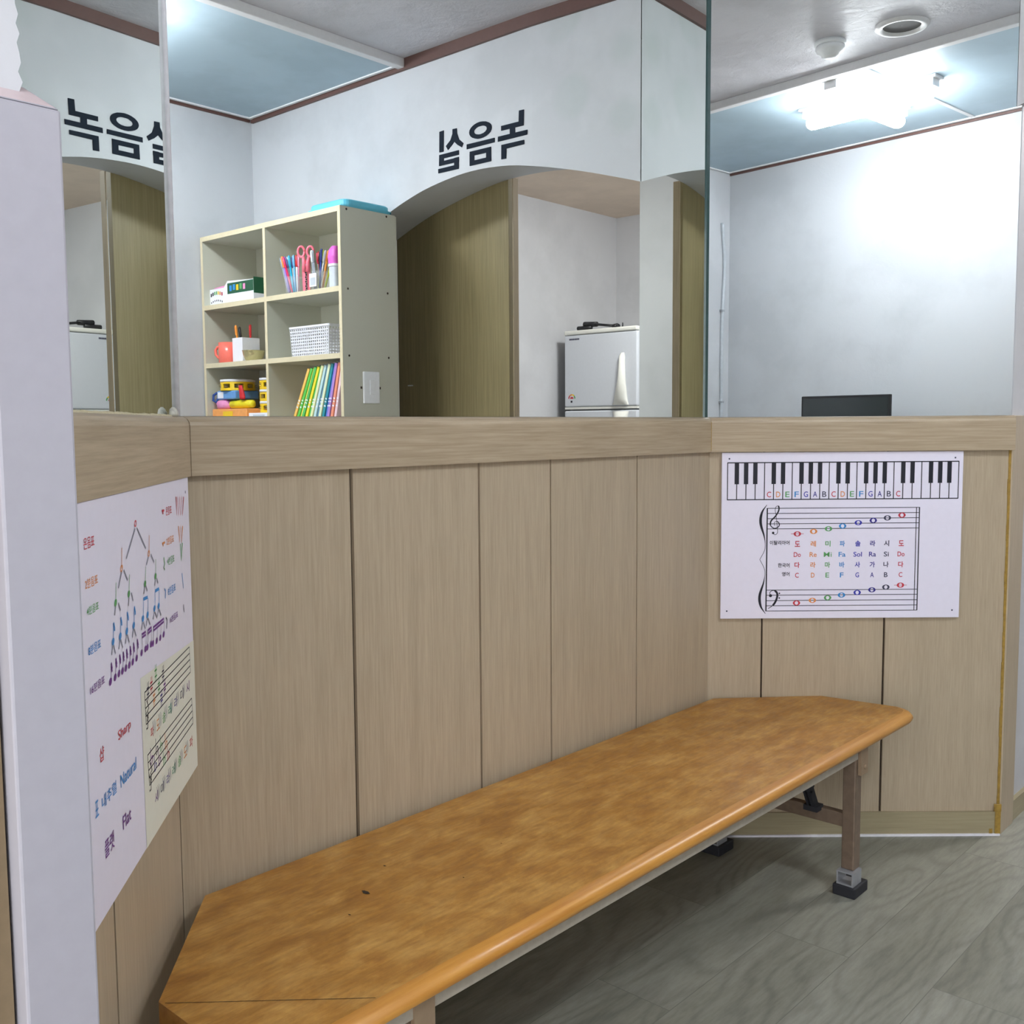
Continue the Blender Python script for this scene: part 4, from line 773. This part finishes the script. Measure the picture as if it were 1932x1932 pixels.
m.sm = True; m.loft([[(2.79 + (0.035 + random.uniform(-.004, .004)) * s_ * math.cos(a), -1.340 + (0.052 + random.uniform(-.005, .005)) * s_ * math.sin(a), z) for a in [2 * math.pi * k / 14 for k in range(14)]] for z, s_ in ((z0, 0.8), (z0 + .008, 1), (z0 + .026, 1.0), (z0 + .038, 0.85), (z0 + .043, 0.5))]); m.build('cloth', 'pouch_pink', pk, world=True)
MB().tube([(2.775, -1.300, z0 + .041), (2.785, -1.325, z0 + .0455), (2.795, -1.36, z0 + .0445)], 0.002, 6).build('zip', 'magenta', pk, world=True)
ys_ = thing('foam_stick', 'fat yellow foam stick lying under the blue bag', 'stick', (2.80, -1.20, z0))
m = MB(); m.tube([(2.79, -1.285, z0 + .021), (2.79, -1.278, z0 + .021), (2.792, -1.20, z0 + .021), (2.795, -1.115, z0 + .021), (2.795, -1.108, z0 + .021)], [0.010, 0.019, 0.0205, 0.019, 0.010], 14); m.build('foam', 'stick_yellow', ys_, world=True)
m = MB(); m.tube([(2.79, -1.300, z0 + .021), (2.79, -1.284, z0 + .021)], 0.006, 10); m.build('tip', 'stick_yellow', ys_, world=True)
z1_ = z0 + 0.0455
bb = thing('zip_bag', 'flat blue bag with a white patch under the left tambourine', 'bag', (2.83, -1.30, z1_))
m = MB().box(2.765, 2.90, -1.375, -1.215, z1_, z1_ + 0.042); m.build('body', 'bag_blue', bb, world=True, bevel=0.008, seg=3)
MB().box(2.7635, 2.7652, -1.362, -1.315, z1_ + 0.006, z1_ + 0.036).build('patch', 'box_white', bb, world=True)
m = MB(); m.tube([(2.77, -1.376, z1_ + 0.034), (2.757, -1.388, z1_ + 0.022), (2.755, -1.389, z1_ - 0.004), (2.765, -1.380, z1_ - 0.014), (2.77, -1.374, z1_ + 0.004)], 0.006, 8); m.build('strap', 'bag_dark_blue', bb, world=True)
def tambourine(x, y, z, label):
    tb_ = thing('tambourine', label, 'tambourine', (x, y, z), 'yellow tambourines in the shelf')
    r, h = 0.083, 0.053; n_ = 48; m = MB(); slots = 8
    for i in range(n_):                                   # hoop with eight slots
        a0, a1 = 2 * math.pi * i / n_, 2 * math.pi * (i + 1) / n_; solid = (i % 6) in (0, 1)
        for zz0, zz1 in (((0, h - .012),) if solid else ((0, 0.012), (0.032, h - .012))):
            q = [[(rr_ * math.cos(a), rr_ * math.sin(a), zz) for zz in (zz0, zz1)] for a in (a0, a1) for rr_ in (r - 0.006, r)]
            (i0, o0, i1, o1) = q; m.loft([[i0[0], o0[0], o0[1], i0[1]], [i1[0], o1[0], o1[1], i1[1]]])
    m.build('hoop', 'yellow', tb_)
    MB().lathe([(r - .006, h - .0115), (r + .001, h - .0115), (r + .001, h), (0.001, h + .0006)], n=40, cap=False).build('skin', 'box_white', tb_)
    for k in range(slots):
        a = 2 * math.pi * (k * 6 + 4) / n_
        m = MB().lathe([(0.002, 0.0195), (0.013, 0.0175), (0.0135, 0.0190), (0.002, 0.0208)], n=14).lathe([(0.002, 0.0245), (0.013, 0.0265), (0.0135, 0.0250), (0.002, 0.0232)], n=14)
        m.v = [Vector((p.x + (r - 0.006) * math.cos(a), p.y + (r - 0.006) * math.sin(a), p.z)) for p in m.v]; m.build('jingle', 'jingle', tb_)
    return tb_
ta = tambourine(2.835, -1.295, z1_ + 0.0425, 'yellow tambourine lying alone on the flat blue bag')
zz = S3 + 0.0365
for k, nm_ in enumerate(('bottom', 'middle', 'top')): 
    la = ['lowest yellow tambourine in the stack against the shelf divider', 'yellow tambourine in the middle of the stack by the divider', 'topmost yellow tambourine of the stack by the shelf divider'][k]
    if k == 0: t0 = tambourine(2.853, -0.9935, zz, la)
    else:
        t0_ = dup(t0, (2.853, -0.9935, zz + 0.054 * k), (0, 0, 0.35 * k), la)
st_ = thing('strap', 'red padded strap hanging down beside the blue bag', 'strap', (2.765, -1.165, z0))
m = MB(); m.sm = True
m.loft([[(2.773 + rx * math.cos(a), y + ry * math.sin(a), z) for a in [2 * math.pi * k / 12 for k in range(12)]] for y, z, rx, ry in ((-1.166, z0 + .0436, .008, .019), (-1.166, z0 + .055, .010, .021), (-1.170, z0 + .075, .009, .018), (-1.176, z0 + .095, .008, .016), (-1.180, z0 + .110, .006, .013))]); m.build('padding', 'strap_red', st_, world=True)

bcol = [('pale orange', (244, 190, 96)), ('lime green', (96, 196, 84)), ('lemon yellow', (240, 224, 96)), ('grass green', (84, 178, 92)), ('bright yellow', (246, 222, 60)), ('emerald green', (56, 190, 96)), ('cream', (232, 230, 176)),
        ('ice blue', (190, 220, 224)), ('slate blue', (92, 140, 170)), ('ivory', (222, 228, 190)), ('teal', (44, 144, 156)), ('royal blue', (74, 118, 200)), ('lilac', (176, 132, 204)), ('salmon', (238, 150, 120)), ('pale pink', (230, 196, 206))]
ordn = ['first', 'second', 'third', 'fourth', 'fifth', 'sixth', 'seventh', 'eighth', 'ninth', 'tenth', 'eleventh', 'twelfth', 'thirteenth', 'fourteenth', 'last']
for k, (nm_, c) in enumerate(bcol): flat('book_' + nm_.replace(' ', '_'), srgb(*c), 0.4, var=0.03)
bk0 = thing('book', 'x', 'book', (0, 0, 0), 'wire-bound books leaning in the shelf')
TH, BH, BD = 0.0150, 0.246, 0.20
MB().box(0, BD, 0, TH, 0, BH).build('cover', 'book_cream', bk0, bevel=0.001)
m = MB()
for k in range(12):
    y = -0.002; x = 0.012 + k * 0.016
    m.tube([(x, TH / 2 + 0.0088 * math.cos(a), BH - 0.001 + 0.009 * math.sin(a)) for a in [2 * math.pi * i / 10 for i in range(11)]], 0.0013, 5)
m.build('wire_binding', 'steel_grey', bk0)
m = MB()
for k, (a, b) in enumerate(((0.055, 0.062), (0.075, 0.080), (0.088, 0.094))): m.box(-0.0004, -0.00005, 0.002, TH - 0.002, a, b)
m.build('edge_marking', 'box_white', bk0)
for k in range(15):
    th = R(28 - 14.0 * k / 14); y = -0.742 + 0.0200 * k; x = 2.752 + 0.004 * ((k * 7) % 3)
    loc = (x, y, S3 + TH * math.sin(th) + 0.0006)
    lab = '%s wire-bound book, %s from the left in the leaning row' % (bcol[k][0], ordn[k]) if k < 14 else 'pale pink wire-bound book, last in the leaning row at the right'
    mt = 'book_' + bcol[k][0].replace(' ', '_')
    if k == 0:
        bk0.location = loc; bk0.rotation_euler = (-th, 0, 0); bk0['label'] = lab; bk0.children[0].data.materials[0] = M[mt]
        for ch_ in bk0.children:
            if ch_.name.startswith('cover'): ch_.data.materials[0] = M[mt]
    else: dup(bk0, loc, (-th, 0, 0), lab, {'cover': mt})

# ------------------------------------------------------------------ fridge in the recess
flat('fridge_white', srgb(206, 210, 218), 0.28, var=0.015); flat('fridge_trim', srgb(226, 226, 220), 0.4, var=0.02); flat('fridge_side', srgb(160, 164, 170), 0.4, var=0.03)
FX, fy0, fy1 = 5.285, -1.222, -0.642
fr = thing('fridge', 'white two-door fridge in the recess behind the arch', 'fridge', (5.6, -0.93, 0))
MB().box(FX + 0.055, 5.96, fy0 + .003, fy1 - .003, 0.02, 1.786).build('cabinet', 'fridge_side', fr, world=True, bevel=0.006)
MB().box(FX - 0.006, 5.96, fy0, fy1, 1.7865, 1.814).build('top_panel', 'fridge_trim', fr, world=True, bevel=0.008)
fd = MB().box(FX, FX + 0.054, fy0, fy1, 1.318, 1.785).build('freezer_door', 'fridge_white', fr, world=True, bevel=0.009, seg=3)
md_ = MB().box(FX, FX + 0.054, fy0, fy1, 0.06, 1.292).build('door', 'fridge_white', fr, world=True, bevel=0.009, seg=3)
MB().box(FX + 0.004, FX + 0.054, fy0 + .001, fy1 - .001, 1.302, 1.316).build('door_trim', 'fridge_trim', fr, world=True)
def handle(par, zt, zb_):
    m = MB(); m.sm = True
    st_ = [(zt, .014, .005), (zt + (zb_ - zt) * .06, .019, .026), (zt + (zb_ - zt) * .5, .026, .036), (zb_ - (zb_ - zt) * .10, .050, .040), (zb_, .064, .008)]
    m.loft([[(FX + 0.001 - d * max(0, math.sin(a)), -0.752 + w * math.cos(a) - 0.3 * (w - .014), z) for a in [math.pi * k / 10 for k in range(11)]] for z, w, d in st_], cap=False)
    m.build('handle', 'fridge_trim', par, world=True)
handle(fd, 1.652, 1.325); handle(md_, 0.92, 1.285)
m = MB()
for k in range(8): m.box(FX - 0.0008, FX, -1.180 + k * 0.0105, -1.172 + k * 0.0105, 1.752, 1.763)
m.build('badge', 'print_ink', fr, world=True)
m = MB(); names = ['print_green', 'yellow', 'print_orange', 'print_red', 'print_black', 'box_white']
for k in range(12):
    a0, a1 = math.pi * k / 12, math.pi * (k + 1) / 12; m.cur = min(3, k // 3)
    m.face([(FX - 0.0006, -1.160 + r_ * math.cos(a), 1.372 + r_ * math.sin(a)) for r_, a in ((0.030, a0), (0.030, a1), (0.021, a1), (0.021, a0))])
m.cur = 3; m.face([(FX - 0.0008, -1.160 + 0.014 * math.cos(a), 1.371 + 0.014 * math.sin(a)) for a in [math.pi * k / 10 for k in range(11)]])
m.cur = 4; m.face([(FX - 0.0008, -1.170, 1.346), (FX - 0.0008, -1.155, 1.346), (FX - 0.0008, -1.155, 1.359), (FX - 0.0008, -1.170, 1.359)])
m.build('energy_sticker', names, fr, world=True)
TZ = 1.8145
tp = thing('folded_tripod', 'small black folded tripod lying on top of the white fridge', 'tripod', (5.4, -1.0, TZ))
m = MB().tube([(5.34, -1.150, TZ + .016), (5.34, -1.040, TZ + .016)], [0.015, 0.015], 8); m.build('head', 'black', tp, world=True)
m = MB().tube([(5.35, -1.105, TZ + .040), (5.35, -1.000, TZ + .036)], [0.019, 0.016], 8); m.build('collar', 'black', tp, world=True)
for dz, dx in ((0.0, 0), (0.004, 0.016), (0.0, 0.032)):
    q = MB().tube([(5.34 + dx, -1.010, TZ + .036), (5.345 + dx, -0.865, TZ + .014 + dz)], [0.008, 0.0065], 8); q.tube([(5.345 + dx, -0.872, TZ + .0135 + dz), (5.345 + dx, -0.845, TZ + .016 + dz)], 0.0125, 8); q.build('leg', 'black', tp, world=True)
cp = tag(MB().lathe([(0.012, 0), (0.012, 0.004), (0.005, 0.008), (0.004, 0.028), (0.002, 0.032)], n=12).build('screw_knob', 'black'), 'tiny black screw knob standing on the fridge top beside the tripod', 'knob'); cp.location = (5.345, -0.795, TZ + .0002)

# ------------------------------------------------------------------ monitor by the far wall, cable on the entrance partition
flat('screen', srgb(46, 52, 54), 0.16, var=0.02); flat('desk_top', srgb(190, 184, 172), 0.5)
mo = thing('monitor', 'black flat monitor whose top shows at the lower edge of the right mirror', 'monitor', (1.41, -1.10, 0.74))
MB().box(1.149, 1.670, -1.118, -1.098, 1.030, 1.347).build('housing', 'black', mo, world=True, bevel=0.004)
MB().box(1.160, 1.659, -1.098, -1.0972, 1.052, 1.334).build('screen', 'screen', mo, world=True)
MB().box(1.375, 1.445, -1.150, -1.119, 0.752, 1.20).build('stand_post', 'black', mo, world=True, bevel=0.003)
MB().lathe([(0.12, 0), (0.12, 0.007), (0.05, 0.012)], n=28).build('stand_foot', 'black', mo).location = (0, -0.03, 0)
dk = thing('desk', 'pale desk against the far white wall, carrying the monitor', 'desk', (1.5, -1.13, 0))
MB().box(0.85, 2.15, -1.41, -0.86, 0.715, 0.74).build('top', 'desk_top', dk, world=True, bevel=0.003)
for x in (0.89, 2.07):
    for y in (-1.39, -0.92): MB().box(x, x + .04, y, y + .04, 0, 0.7145).build('leg', 'steel_grey', dk, world=True)
flat('conduit_grey', srgb(186, 190, 196), 0.4)
cd = thing('cable_conduit', 'thin white cable conduit clipped to the wall corner in the right mirror', 'conduit', (0.424, -1.345, 1.0))
pts = [(0.4245, -1.349, 0.30), (0.4245, -1.348, 1.30), (0.4245, -1.346, 1.55), (0.4245, -1.350, 1.88), (0.4245, -1.366, 2.10), (0.4245, -1.366, 2.22), (0.4245, -1.350, 2.35), (0.426, -1.342, 2.425)]
MB().tube([(0.4245, p.x, p.y) for p in curve([(a[1], a[2]) for a in pts], 6)], 0.0105, 8).build('pipe', 'conduit_grey', cd, world=True)
for z in (1.895, 1.335):
    m = MB().box(0.4155, 0.4345, -1.360, -1.333, z - .006, z + .006).lathe([(0.005, 0), (0.004, 0.006)], n=8); m.v[-16:] = [Vector((0.4165 + p.z, -1.364 + p.x, z + p.y)) for p in m.v[-16:]]
    m.build('clip', 'steel_grey', cd, world=True)
bpy.data.objects.remove(_fo); bpy.data.curves.remove(_fc)
bpy.context.view_layer.update()
